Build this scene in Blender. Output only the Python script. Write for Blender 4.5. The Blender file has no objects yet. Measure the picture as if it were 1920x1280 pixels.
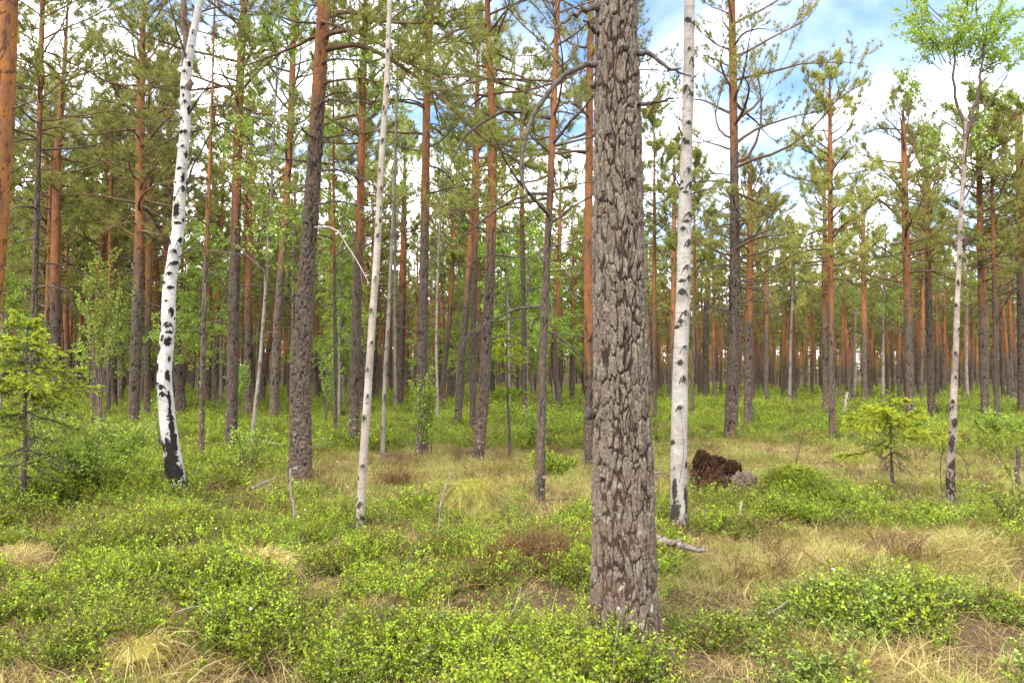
import bpy, math, random
import numpy as np
from mathutils import Vector

sc = bpy.context.scene
R = math.radians
rng = np.random.default_rng(7)
random.seed(7)

# ------------------------------------------------------------------ camera, sky, sun, exposure
CAMZ = 1.6
PITCH = R(2.6)
FPX = 1493.0                                    # focal length in photo pixels (1920 wide) = 28 mm on 36 mm
cam_d = bpy.data.cameras.new('camera')
cam_d.sensor_width = 36.0
cam_d.lens = 28.0
cam_d.clip_start = 0.05
cam_d.clip_end = 4000
cam = bpy.data.objects.new('camera', cam_d)
sc.collection.objects.link(cam)
cam.location = (0, 0, CAMZ)
cam.rotation_euler = (R(90) + PITCH, 0, 0)
sc.camera = cam

SUN_ELEV = R(52)
SUN_AZ = R(-150)                                # compass direction the sun stands in, from +Y clockwise: behind and to the side
world = bpy.data.worlds.new('World')
sc.world = world
world.use_nodes = True
wn = world.node_tree
wn.nodes.clear()
def N(nt, kind, **kw):
    n = nt.nodes.new(kind)
    for k, v in kw.items():
        if k.startswith('i_'):
            key = k[2:]
            key = int(key) if key.isdigit() else key.replace('_', ' ')
            n.inputs[key].default_value = v
        else:
            setattr(n, k, v)
    return n
def L(nt, a, ai, b, bi):
    nt.links.new(a.outputs[ai], b.inputs[bi])
def ramp(nt, stops, interp='LINEAR'):
    r = nt.nodes.new('ShaderNodeValToRGB')
    r.color_ramp.interpolation = interp
    while len(r.color_ramp.elements) < len(stops):
        r.color_ramp.elements.new(0.5)
    for e, (p, c) in zip(r.color_ramp.elements, stops):
        e.position = p
        e.color = (*c, 1) if len(c) == 3 else c
    return r
sky = N(wn, 'ShaderNodeTexSky', sky_type='NISHITA', sun_disc=False, sun_elevation=SUN_ELEV, sun_rotation=SUN_AZ)
tc = N(wn, 'ShaderNodeTexCoord')
sep = N(wn, 'ShaderNodeSeparateXYZ')
L(wn, tc, 'Generated', sep, 0)
zz = N(wn, 'ShaderNodeMath', operation='ADD', i_1=0.22)
L(wn, sep, 'Z', zz, 0)
dx = N(wn, 'ShaderNodeMath', operation='DIVIDE')
dy = N(wn, 'ShaderNodeMath', operation='DIVIDE')
L(wn, sep, 'X', dx, 0); L(wn, zz, 0, dx, 1)
L(wn, sep, 'Y', dy, 0); L(wn, zz, 0, dy, 1)
cmb = N(wn, 'ShaderNodeCombineXYZ', i_2=3.3)
L(wn, dx, 0, cmb, 0); L(wn, dy, 0, cmb, 1)
cn = N(wn, 'ShaderNodeTexNoise', i_Scale=2.3, i_Detail=7.0, i_Roughness=0.52, i_Distortion=0.25)
L(wn, cmb, 0, cn, 'Vector')
# a gap in the clouds towards one quarter of the sky
gap_dir = Vector((0.34, 0.85, 0.42)).normalized()
dot = N(wn, 'ShaderNodeVectorMath', operation='DOT_PRODUCT')
dot.inputs[1].default_value = gap_dir
L(wn, tc, 'Generated', dot, 0)
gapm = N(wn, 'ShaderNodeMapRange', i_1=0.925, i_2=0.995, i_3=0.0, i_4=0.14)
L(wn, dot, 'Value', gapm, 0)
cs = N(wn, 'ShaderNodeMath', operation='SUBTRACT')
L(wn, cn, 'Fac', cs, 0); L(wn, gapm, 0, cs, 1)
hz = N(wn, 'ShaderNodeMapRange', i_1=0.0, i_2=0.34, i_3=0.20, i_4=0.02)   # thicker cloud low down
L(wn, sep, 'Z', hz, 0)
ca = N(wn, 'ShaderNodeMath', operation='ADD')
L(wn, cs, 0, ca, 0); L(wn, hz, 0, ca, 1)
cr = ramp(wn, [(0.33, (0.0, 0.0, 0.0)), (0.44, (0.10, 0.10, 0.10)), (0.50, (0.40, 0.40, 0.40)), (0.58, (1, 1, 1))])
L(wn, ca, 0, cr, 0)
mix = N(wn, 'ShaderNodeMix', data_type='RGBA')
mix.inputs[7].default_value = (17.5, 17.6, 17.8, 1)
L(wn, cr, 0, mix, 0)
skm = N(wn, 'ShaderNodeMix', data_type='RGBA', blend_type='MULTIPLY', i_0=1.0)
skm.inputs[7].default_value = (0.70, 0.84, 1.05, 1)
L(wn, sky, 0, skm, 6)
L(wn, skm, 2, mix, 6)
bg = N(wn, 'ShaderNodeBackground', i_Strength=0.1)
L(wn, mix, 2, bg, 0)
wo = N(wn, 'ShaderNodeOutputWorld')
L(wn, bg, 0, wo, 0)

sun_d = bpy.data.lights.new('sun', 'SUN')
sun_d.energy = 2.2
sun_d.angle = R(14)
sun_d.color = (1.0, 0.95, 0.87)
sun = bpy.data.objects.new('sun', sun_d)
sc.collection.objects.link(sun)
sdir = Vector((math.sin(SUN_AZ) * math.cos(SUN_ELEV), math.cos(SUN_AZ) * math.cos(SUN_ELEV), math.sin(SUN_ELEV)))
sun.rotation_euler = sdir.to_track_quat('Z', 'Y').to_euler()
sun.location = sdir * 50

sc.view_settings.view_transform = 'Standard'
sc.view_settings.look = 'None'
sc.view_settings.exposure = 1.74
sc.view_settings.gamma = 1.0
sc.cycles.max_bounces = 8
sc.cycles.diffuse_bounces = 4
sc.cycles.glossy_bounces = 2
sc.cycles.transmission_bounces = 4
sc.cycles.use_denoising = True
sc.cycles.denoising_prefilter = 'ACCURATE'
sc.cycles.sample_clamp_indirect = 6.0

# ------------------------------------------------------------------ photograph pixels -> places in the world
def ray(px, py):
    u = (px - 960) / FPX
    v = (640 - py) / FPX
    return np.array([u, math.cos(PITCH) - v * math.sin(PITCH), math.sin(PITCH) + v * math.cos(PITCH)])
def ground_pt(px, py, zc=0.12):
    d = ray(px, py)
    return d * ((zc - CAMZ) / d[2]) + np.array([0, 0, CAMZ])
def at_depth(px, py, Y):
    d = ray(px, py)
    return d * (Y / d[1]) + np.array([0, 0, CAMZ])

# ------------------------------------------------------------------ noise
def _h(ix, iy, iz, seed):
    h = (ix.astype(np.int64) * 374761393 + iy.astype(np.int64) * 668265263 + iz.astype(np.int64) * 2147483647 + seed * 974634777) & 0xFFFFFFFF
    h = ((h ^ (h >> 13)) * 1274126177) & 0xFFFFFFFF
    h = ((h ^ (h >> 16)) * 2246822519) & 0xFFFFFFFF
    return (h ^ (h >> 15)).astype(np.float64) / 4294967296.0
def vnoise(P, seed=0):
    P = np.asarray(P, float)
    i = np.floor(P).astype(np.int64)
    f = P - i
    f = f * f * (3 - 2 * f)
    r = 0
    for a in (0, 1):
        for b in (0, 1):
            for c in (0, 1):
                w = (f[..., 0] if a else 1 - f[..., 0]) * (f[..., 1] if b else 1 - f[..., 1]) * (f[..., 2] if c else 1 - f[..., 2])
                r = r + w * _h(i[..., 0] + a, i[..., 1] + b, i[..., 2] + c, seed)
    return r
def fbm(P, seed=0, octv=4):
    P = np.asarray(P, float)
    r, a, t = 0, 0.5, 0
    for k in range(octv):
        r = r + a * vnoise(P * 2 ** k, seed + k)
        t += a
        a *= 0.5
    return r / t
def worley(P, seed=0):
    i = np.floor(P).astype(np.int64)
    f1 = np.full(P.shape[:-1], 9.0)
    f2 = f1.copy()
    cid = np.zeros_like(f1)
    for a in (-1, 0, 1):
        for b in (-1, 0, 1):
            for c in (-1, 0, 1):
                x, y, z = i[..., 0] + a, i[..., 1] + b, i[..., 2] + c
                q = np.stack([x + _h(x, y, z, seed), y + _h(x, y, z, seed + 11), z + _h(x, y, z, seed + 23)], -1)
                d = np.sqrt(((q - P) ** 2).sum(-1))
                near = d < f1
                f2 = np.where(near, f1, np.minimum(f2, d))
                cid = np.where(near, _h(x, y, z, seed + 37), cid)
                f1 = np.where(near, d, f1)
    return f1, f2, cid
def sstep(x, a, b):
    t = np.clip((x - a) / (b - a), 0, 1)
    return t * t * (3 - 2 * t)
def unit(v):
    return v / np.maximum(np.linalg.norm(v, axis=-1, keepdims=True), 1e-9)

# ------------------------------------------------------------------ mesh building
def mesh_np(name, V, groups, mats, attrs=None, smooth=False):
    """groups: list of (faces array (m,k), material index)"""
    me = bpy.data.meshes.new(name)
    V = np.ascontiguousarray(V, dtype=np.float32)
    me.vertices.add(len(V))
    me.vertices.foreach_set('co', V.ravel())
    lt = np.concatenate([np.full(len(f), f.shape[1], np.int32) for f, _ in groups])
    lv = np.concatenate([f.ravel() for f, _ in groups]).astype(np.int32)
    me.loops.add(len(lv))
    me.loops.foreach_set('vertex_index', lv)
    me.polygons.add(len(lt))
    me.polygons.foreach_set('loop_start', np.concatenate([[0], np.cumsum(lt)[:-1]]).astype(np.int32))
    me.polygons.foreach_set('loop_total', lt)
    me.polygons.foreach_set('material_index', np.concatenate([np.full(len(f), m, np.int32) for f, m in groups]))
    if smooth:
        me.polygons.foreach_set('use_smooth', np.ones(len(lt), bool))
    for m in mats:
        me.materials.append(m)
    for k, (dom, arr) in (attrs or {}).items():
        a = me.attributes.new(k, 'FLOAT', dom)
        a.data.foreach_set('value', np.ascontiguousarray(arr, dtype=np.float32))
    me.update(calc_edges=True)
    return me
def link(name, me, parent=None, loc=None):
    o = bpy.data.objects.new(name, me)
    sc.collection.objects.link(o)
    if parent is not None:
        o.parent = parent
    if loc is not None:
        o.location = loc
    return o
def tag(o, label=None, cat=None, group=None, kind=None):
    if label: o['label'] = label
    if cat: o['category'] = cat
    if group: o['group'] = group
    if kind: o['kind'] = kind
    return o
def thing(name, loc, label, cat, group=None):
    o = bpy.data.objects.new(name, None)
    sc.collection.objects.link(o)
    o.location = loc
    o.empty_display_size = 0.2
    return tag(o, label, cat, group)
def tubes(P, Rr, sides=5):
    """P (B,n,3), Rr (B,n) -> V, quads"""
    B, n, _ = P.shape
    T = unit(np.gradient(P, axis=1))
    vert = np.abs(T[..., 2]).mean(1) > 0.75
    ref = np.where(vert[:, None, None], np.array([1.0, 0.05, 0]), np.array([0.05, 0.0, 1.0]))
    Nn = unit(np.cross(T, np.broadcast_to(ref, T.shape)))
    Bn = np.cross(T, Nn)
    th = np.arange(sides) / sides * 2 * np.pi
    V = P[:, :, None, :] + Rr[:, :, None, None] * (np.cos(th)[:, None] * Nn[:, :, None, :] + np.sin(th)[:, None] * Bn[:, :, None, :])
    b = np.arange(B)[:, None, None] * n * sides
    i = np.arange(n - 1)[None, :, None] * sides
    j = np.arange(sides)[None, None, :]
    j2 = (j + 1) % sides
    F = np.stack(np.broadcast_arrays(b + i + j, b + i + j2, b + i + sides + j2, b + i + sides + j), -1).reshape(-1, 4)
    return V.reshape(-1, 3), F
class Acc:
    """collects pieces of one mesh"""
    def __init__(s):
        s.V, s.G, s.A, s.n = [], {}, [], 0
    def add(s, V, F, m=0, a=None):
        V = V.reshape(-1, 3)
        s.V.append(V)
        s.G.setdefault((F.shape[1], m), []).append(F + s.n)
        if a is None: a = np.zeros(len(V))
        s.A.append(np.broadcast_to(a, (len(V),)))
        s.n += len(V)
    def mesh(s, name, mats, smooth=False, attr='tint'):
        return mesh_np(name, np.concatenate(s.V), [(np.concatenate(f), k[1]) for k, f in s.G.items()], mats, {attr: ('POINT', np.concatenate(s.A))}, smooth)
def blades(P, D, ln, w):
    """thin triangles: P base (k,3), D direction, ln length, w width"""
    S = unit(np.cross(D, unit(rng.normal(size=D.shape)))) * (np.asarray(w)[..., None] * 0.5 if np.ndim(w) else w * 0.5)
    V = np.stack([P - S, P + S, P + D * np.asarray(ln)[..., None]], 1)
    return V.reshape(-1, 3), np.arange(len(P) * 3).reshape(-1, 3)
def leaves(P, D, ln, wr=0.6, up=None):
    """rhombic leaves with a slight fold along the midrib"""
    r = unit(rng.normal(size=D.shape)) if up is None else unit(up + rng.normal(size=D.shape) * 0.45)
    S = unit(np.cross(D, r))
    Nn = np.cross(S, D)
    ln = np.asarray(ln)[:, None]
    mid = P + D * ln * 0.48
    V = np.stack([P, mid + S * ln * wr * 0.5 + Nn * ln * 0.08, P + D * ln, mid - S * ln * wr * 0.5 + Nn * ln * 0.08], 1)
    k = np.arange(len(P))[:, None] * 4
    F = np.concatenate([k + np.array([0, 1, 2]), k + np.array([0, 2, 3])])
    return V.reshape(-1, 3), F
def interp_poly(P, s):
    """P (B,n,3); s (B,k) in 0..1 -> points and tangents (B,k,3)"""
    n = P.shape[1]
    t = np.clip(s, 0, 0.9999) * (n - 1)
    i = t.astype(int)
    f = (t - i)[..., None]
    b = np.arange(P.shape[0])[:, None]
    A, C = P[b, i], P[b, i + 1]
    return A * (1 - f) + C * f, unit(C - A)

# ------------------------------------------------------------------ materials
def mat(name):
    m = bpy.data.materials.new(name)
    m.use_nodes = True
    nt = m.node_tree
    return m, nt, nt.nodes['Principled BSDF'], nt.nodes['Material Output']
def mixc(nt, fac, a, b):
    x = N(nt, 'ShaderNodeMix', data_type='RGBA')
    for idx, v in ((0, fac), (6, a), (7, b)):
        if isinstance(v, tuple) and hasattr(v[0], 'outputs'):
            nt.links.new(v[0].outputs[v[1]], x.inputs[idx])
        elif isinstance(v, (int, float)):
            x.inputs[idx].default_value = v
        else:
            x.inputs[idx].default_value = (*v, 1)
    return (x, 2)
def attr(nt, name):
    return (N(nt, 'ShaderNodeAttribute', attribute_name=name), 'Fac')
def noise(nt, scale, detail=4.0, vec=None, rough=0.55, sc3=None):
    n = N(nt, 'ShaderNodeTexNoise', i_Scale=scale, i_Detail=detail, i_Roughness=rough)
    t = N(nt, 'ShaderNodeTexCoord')
    if sc3:
        mp = N(nt, 'ShaderNodeMapping')
        mp.inputs['Scale'].default_value = sc3
        L(nt, t, 'Object', mp, 0)
        L(nt, mp, 0, n, 'Vector')
    else:
        L(nt, t, 'Object', n, 'Vector')
    return (n, 'Fac')
def remap(nt, src, a, b, c=0.0, d=1.0):
    m = N(nt, 'ShaderNodeMapRange', i_1=a, i_2=b, i_3=c, i_4=d)
    nt.links.new(src[0].outputs[src[1]], m.inputs[0])
    return (m, 0)
def mul(nt, a, b):
    m = N(nt, 'ShaderNodeMath', operation='MULTIPLY')
    nt.links.new(a[0].outputs[a[1]], m.inputs[0])
    if isinstance(b, tuple):
        nt.links.new(b[0].outputs[b[1]], m.inputs[1])
    else:
        m.inputs[1].default_value = b
    return (m, 0)
def put(nt, src, bsdf, name):
    nt.links.new(src[0].outputs[src[1]], bsdf.inputs[name])
def bump(nt, src, bsdf, strength, dist):
    b = N(nt, 'ShaderNodeBump', i_Strength=strength, i_Distance=dist)
    nt.links.new(src[0].outputs[src[1]], b.inputs['Height'])
    L(nt, b, 0, bsdf, 'Normal')
def objrand(nt):
    return (N(nt, 'ShaderNodeObjectInfo'), 'Random')

def bark_mat(name, lo, hi, deep, up_a, up_b, lichen=0.35):
    m, nt, bs, out = mat(name)
    fine = noise(nt, 55, 6)
    patch = noise(nt, 7, 5)
    plate = attr(nt, 'plate')
    low = mixc(nt, plate, lo, hi)
    low = mixc(nt, mul(nt, remap(nt, fine, 0.42, 0.62), 0.6), low, tuple(c * 0.5 for c in lo))
    low = mixc(nt, mul(nt, remap(nt, noise(nt, 130, 4), 0.52, 0.66), 0.55), low, tuple(min(1, c * 1.45) for c in hi))
    low = mixc(nt, mul(nt, remap(nt, patch, 0.52, 0.7), lichen), low, tuple(c * 1.15 for c in (hi[0] * 0.93, hi[1] * 1.05, hi[2] * 0.95)))
    low = mixc(nt, mul(nt, remap(nt, noise(nt, 11, 5), 0.60, 0.70), 0.35), low, (hi[0] * 0.95, hi[1] * 0.62, hi[2] * 0.5))
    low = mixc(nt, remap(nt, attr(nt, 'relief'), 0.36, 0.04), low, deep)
    # the foot of the stem: redder wet bark with crusts of pale lichen
    tz = N(nt, 'ShaderNodeTexCoord'); sz_ = N(nt, 'ShaderNodeSeparateXYZ')
    L(nt, tz, 'Object', sz_, 0)
    foot = remap(nt, (sz_, 2), 1.3, 0.2)
    low = mixc(nt, mul(nt, foot, mul(nt, remap(nt, noise(nt, 5, 5), 0.42, 0.6), 0.6)), low, (0.105, 0.058, 0.040))
    low = mixc(nt, mul(nt, foot, mul(nt, remap(nt, noise(nt, 16, 4), 0.60, 0.66), 0.75)), low, (0.34, 0.33, 0.26))
    upc = mixc(nt, plate, up_a, up_b)
    upc = mixc(nt, mul(nt, remap(nt, noise(nt, 9, 6, sc3=(1, 1, 0.45)), 0.46, 0.62), 0.75), upc, (0.115, 0.060, 0.036))
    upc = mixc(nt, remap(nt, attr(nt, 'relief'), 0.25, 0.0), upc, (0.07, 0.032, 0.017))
    col = mixc(nt, attr(nt, 'upper'), low, upc)
    hs = N(nt, 'ShaderNodeHueSaturation')
    put(nt, remap(nt, objrand(nt), 0, 1, 0.82, 1.15), hs, 'Value')
    nt.links.new(col[0].outputs[2], hs.inputs['Color'])
    L(nt, hs, 0, bs, 'Base Color')
    bs.inputs['Roughness'].default_value = 0.9
    bs.inputs['Specular IOR Level'].default_value = 0.15
    bump(nt, fine, bs, 0.7, 0.006)
    return m
M = {}
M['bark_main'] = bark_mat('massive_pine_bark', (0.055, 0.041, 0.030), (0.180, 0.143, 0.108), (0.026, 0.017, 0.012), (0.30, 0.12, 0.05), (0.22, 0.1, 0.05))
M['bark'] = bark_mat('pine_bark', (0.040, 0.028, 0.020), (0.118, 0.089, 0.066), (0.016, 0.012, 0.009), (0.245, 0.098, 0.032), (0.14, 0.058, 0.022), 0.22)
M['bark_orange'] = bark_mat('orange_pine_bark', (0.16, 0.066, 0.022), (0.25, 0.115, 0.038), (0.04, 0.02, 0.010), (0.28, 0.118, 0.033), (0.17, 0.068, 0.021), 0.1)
def wood_mat(name, a, b, scale=14, sc3=(1, 1, 1), rough=0.9, bmp=0.5):
    m, nt, bs, out = mat(name)
    n = noise(nt, scale, 6, sc3=sc3)
    c = mixc(nt, remap(nt, n, 0.35, 0.65), a, b)
    put(nt, c, bs, 'Base Color')
    bs.inputs['Roughness'].default_value = rough
    bs.inputs['Specular IOR Level'].default_value = 0.15
    bump(nt, n, bs, bmp, 0.01)
    return m
M['limb'] = wood_mat('pine_limb_bark', (0.06, 0.043, 0.033), (0.12, 0.086, 0.062), 20)
M['limb_orange'] = wood_mat('orange_limb_bark', (0.075, 0.046, 0.029), (0.14, 0.083, 0.046), 14)
M['limb_dead'] = wood_mat('dead_limb_wood', (0.038, 0.030, 0.025), (0.095, 0.077, 0.066), 25)
M['pale_wood'] = wood_mat('bleached_dead_wood', (0.22, 0.175, 0.145), (0.36, 0.31, 0.265), 18)
M['grey_wood'] = wood_mat('weathered_wood', (0.11, 0.083, 0.068), (0.25, 0.205, 0.175), 22)
M['twig'] = wood_mat('birch_twig_bark', (0.07, 0.045, 0.035), (0.13, 0.09, 0.07), 20)

def birch_mat(name, white, shade, dark, lent=0.8):
    m, nt, bs, out = mat(name)
    n1 = noise(nt, 7, 7, sc3=(1.3, 1.3, 11), rough=0.65)
    n2 = noise(nt, 26, 6, sc3=(1, 1, 2.6), rough=0.7)
    n3 = noise(nt, 5, 6, rough=0.65)
    c = mixc(nt, remap(nt, n3, 0.36, 0.64), white, shade)
    c = mixc(nt, mul(nt, remap(nt, n2, 0.5, 0.66), 0.6), c, tuple(x * f for x, f in zip(shade, (0.72, 0.62, 0.52))))
    c = mixc(nt, mul(nt, remap(nt, n1, 0.57, 0.64), lent), c, (0.10, 0.075, 0.06))
    c = mixc(nt, mul(nt, remap(nt, noise(nt, 9, 6, rough=0.7), 0.62, 0.68), 0.8 * lent), c, (0.06, 0.048, 0.04))
    d = N(nt, 'ShaderNodeMath', operation='ADD')
    a = attr(nt, 'dark')
    nt.links.new(a[0].outputs['Fac'], d.inputs[0])
    r = remap(nt, noise(nt, 20, 6, sc3=(1, 1, 0.7), rough=0.68), 0.3, 0.7, -0.5, 0.5)
    nt.links.new(r[0].outputs[0], d.inputs[1])
    c = mixc(nt, mul(nt, remap(nt, a, 0.05, 0.45), 0.5), c, tuple(x * 0.6 for x in shade))
    c = mixc(nt, remap(nt, (d, 0), 0.44, 0.60), c, dark)
    put(nt, c, bs, 'Base Color')
    bs.inputs['Roughness'].default_value = 0.9
    bs.inputs['Specular IOR Level'].default_value = 0.03
    bump(nt, n2, bs, 0.6, 0.008)
    return m
M['birch'] = birch_mat('white_birch_bark', (0.45, 0.435, 0.415), (0.31, 0.29, 0.265), (0.016, 0.014, 0.012))
M['birch_cream'] = birch_mat('cream_birch_bark', (0.30, 0.265, 0.225), (0.20, 0.165, 0.13), (0.04, 0.034, 0.026), 0.6)
M['birch_pale'] = birch_mat('pale_birch_bark', (0.315, 0.29, 0.262), (0.20, 0.175, 0.15), (0.03, 0.027, 0.022), 0.7)
M['birch_speckled'] = birch_mat('speckled_birch_bark', (0.30, 0.25, 0.21), (0.15, 0.115, 0.09), (0.03, 0.022, 0.018), 1.0)
M['birch_grey'] = birch_mat('grey_birch_bark', (0.22, 0.185, 0.155), (0.14, 0.115, 0.095), (0.06, 0.045, 0.035), 0.6)

def leaf_mat(name, stops, trans=0.38, rand=(0.8, 1.2), hue=0.012, rough=0.5):
    m, nt, bs, out = mat(name)
    r = ramp(nt, stops)
    a = attr(nt, 'tint')
    nt.links.new(a[0].outputs['Fac'], r.inputs[0])
    hs = N(nt, 'ShaderNodeHueSaturation')
    o = objrand(nt)
    put(nt, remap(nt, o, 0, 1, *rand), hs, 'Value')
    put(nt, remap(nt, mul(nt, o, 7.31), 0, 7.31, 0.5 - hue, 0.5 + hue), hs, 'Hue')
    L(nt, r, 0, hs, 'Color')
    L(nt, hs, 0, bs, 'Base Color')
    bs.inputs['Roughness'].default_value = rough
    bs.inputs['Specular IOR Level'].default_value = 0.25
    tr = N(nt, 'ShaderNodeBsdfTranslucent')
    L(nt, hs, 0, tr, 'Color')
    ms = N(nt, 'ShaderNodeMixShader', i_0=trans)
    L(nt, bs, 0, ms, 1)
    L(nt, tr, 0, ms, 2)
    L(nt, ms, 0, out, 'Surface')
    return m
M['needle'] = leaf_mat('pine_needles', [(0, (0.12, 0.14, 0.03)), (0.6, (0.24, 0.25, 0.055)), (1, (0.38, 0.35, 0.09))], 0.5)
M['birch_leaf'] = leaf_mat('birch_leaves', [(0, (0.14, 0.22, 0.03)), (0.6, (0.25, 0.36, 0.04)), (1, (0.36, 0.46, 0.06))], 0.5)
M['shrub_leaf'] = leaf_mat('shrub_leaves', [(0, (0.14, 0.18, 0.022)), (0.6, (0.25, 0.33, 0.036)), (1, (0.36, 0.44, 0.055))], 0.45)
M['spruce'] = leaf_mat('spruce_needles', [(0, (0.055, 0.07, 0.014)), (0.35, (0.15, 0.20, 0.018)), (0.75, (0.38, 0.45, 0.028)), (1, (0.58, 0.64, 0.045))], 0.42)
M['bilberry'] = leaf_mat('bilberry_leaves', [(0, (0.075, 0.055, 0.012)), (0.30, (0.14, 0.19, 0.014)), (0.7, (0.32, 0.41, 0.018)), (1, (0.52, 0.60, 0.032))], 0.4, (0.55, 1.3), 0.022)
M['lingon'] = leaf_mat('lingonberry_leaves', [(0, (0.07, 0.085, 0.02)), (0.6, (0.17, 0.23, 0.035)), (1, (0.27, 0.34, 0.06))], 0.25, (0.8, 1.2), 0.012, 0.35)
M['dry_grass'] = leaf_mat('dry_grass_blades', [(0, (0.15, 0.09, 0.032)), (0.5, (0.36, 0.258, 0.092)), (1, (0.58, 0.47, 0.20))], 0.3, (0.75, 1.2), 0.01)
M['green_grass'] = leaf_mat('green_grass_blades', [(0, (0.14, 0.18, 0.022)), (0.6, (0.27, 0.325, 0.042)), (1, (0.44, 0.43, 0.11))], 0.35, (0.8, 1.2), 0.012)
M['old_grass'] = leaf_mat('old_hanging_grass', [(0, (0.07, 0.045, 0.018)), (0.5, (0.17, 0.12, 0.042)), (1, (0.32, 0.26, 0.09))], 0.2)
M['heather'] = leaf_mat('brown_heather_twigs', [(0, (0.07, 0.038, 0.018)), (0.6, (0.17, 0.088, 0.035)), (1, (0.27, 0.18, 0.06))], 0.2)
M['moss'] = leaf_mat('moss_cushion', [(0, (0.10, 0.12, 0.02)), (0.6, (0.22, 0.19, 0.03)), (1, (0.33, 0.25, 0.04))], 0.2)
M['stem'] = leaf_mat('shrub_stems', [(0, (0.09, 0.06, 0.035)), (1, (0.13, 0.15, 0.04))], 0.0)
M['cotton'] = leaf_mat('cotton_grass_tuft', [(0, (0.75, 0.74, 0.70)), (1, (0.8, 0.79, 0.76))], 0.3, (1, 1), 0)
# forest floor
m, nt, bs, out = mat('forest_floor')
tcn = N(nt, 'ShaderNodeTexCoord')
g1 = noise(nt, 0.35, 5); g2 = noise(nt, 3.0, 6); g3 = noise(nt, 30, 6)
c = mixc(nt, remap(nt, g3, 0.3, 0.7), (0.035, 0.023, 0.014), (0.10, 0.068, 0.038))
c = mixc(nt, mul(nt, remap(nt, g2, 0.48, 0.62), 0.5), c, (0.065, 0.07, 0.018))
c = mixc(nt, mul(nt, remap(nt, g1, 0.48, 0.62), 0.5), c, (0.13, 0.09, 0.045))
put(nt, c, bs, 'Base Color')
bs.inputs['Roughness'].default_value = 1.0
bs.inputs['Specular IOR Level'].default_value = 0.05
bump(nt, g3, bs, 0.8, 0.03)
M['floor'] = m
m, nt, bs, out = mat('peat_soil_and_roots')
g1 = noise(nt, 9, 6); g2 = noise(nt, 45, 6)
c = mixc(nt, remap(nt, g1, 0.35, 0.65), (0.010, 0.007, 0.005), (0.050, 0.024, 0.013))
c = mixc(nt, mul(nt, remap(nt, g2, 0.5, 0.7), 0.6), c, (0.095, 0.048, 0.026))
put(nt, c, bs, 'Base Color')
bs.inputs['Roughness'].default_value = 1.0
bs.inputs['Specular IOR Level'].default_value = 0.05
bump(nt, g2, bs, 1.0, 0.02)
M['peat'] = m
m, nt, bs, out = mat('root_mound_litter')
g1 = noise(nt, 12, 6); g2 = noise(nt, 50, 6)
c = mixc(nt, remap(nt, g1, 0.35, 0.65), (0.055, 0.036, 0.024), (0.16, 0.11, 0.075))
c = mixc(nt, mul(nt, remap(nt, g2, 0.5, 0.7), 0.6), c, (0.24, 0.18, 0.12))
put(nt, c, bs, 'Base Color')
bs.inputs['Roughness'].default_value = 1.0
bump(nt, g2, bs, 1.0, 0.02)
M['litter'] = m

# ------------------------------------------------------------------ ground
MOUNDS = []          # (x, y, radius, height)
for (px, py, r, h) in [(880, 985, 0.45, 0.20), (480, 1105, 0.5, 0.13), (1490, 945, 0.38, 0.36), (1700, 960, 0.6, 0.10), (180, 925, 1.2, 0.15),
                       (1176, 1190, 0.55, 0.06), (60, 1050, 0.4, 0.1), (1780, 1160, 0.5, 0.10), (330, 1020, 0.5, 0.07), (760, 1160, 0.45, 0.08), (1000, 1060, 0.5, 0.05)]:
    p = ground_pt(px, py, 0.05)
    MOUNDS.append((p[0], p[1], r, h))
def gz(x, y):
    x = np.asarray(x, float); y = np.asarray(y, float)
    z0 = np.zeros_like(x)
    P = np.stack([x, y, z0], -1)
    z = (fbm(P / 2.6, 3, 2) - 0.5) * 0.16 + (vnoise(P / 0.75, 9) - 0.5) * 0.20 * np.clip(1.6 - y / 18, 0.4, 1)
    z = z * np.clip(1.4 - y / 60, 0.3, 1)
    z = z + 4.5 * sstep(y, 75, 280)
    for mx, my, r, h in MOUNDS:
        z = z + h * np.exp(-((x - mx) ** 2 + (y - my) ** 2) / (r * r))
    return z
def gzf(x, y):
    return float(gz(np.array([x]), np.array([y]))[0])
def axis(near, step, far, grow):
    a = [0.0]
    s = step
    while a[-1] < far:
        a.append(a[-1] + s)
        if a[-1] > near: s *= grow
    return np.array(a)
ay = axis(18, 0.11, 1500, 1.055)
gy = np.concatenate([-axis(3, 0.3, 1500, 1.25)[1:][::-1], ay])
ax = axis(10, 0.11, 1500, 1.06)
gx = np.concatenate([-ax[1:][::-1], ax])
GX, GY = np.meshgrid(gx, gy)
GV = np.stack([GX, GY, gz(GX, GY)], -1).reshape(-1, 3)
nx, ny = len(gx), len(gy)
ii = (np.arange(ny - 1)[:, None] * nx + np.arange(nx - 1)[None, :]).ravel()
GF = np.stack([ii, ii + 1, ii + nx + 1, ii + nx], 1)
g = link('ground', mesh_np('ground', GV, [(GF, 0)], [M['floor']], smooth=True))
tag(g, 'brown mossy forest floor between the pines', 'ground', kind='structure')

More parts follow.
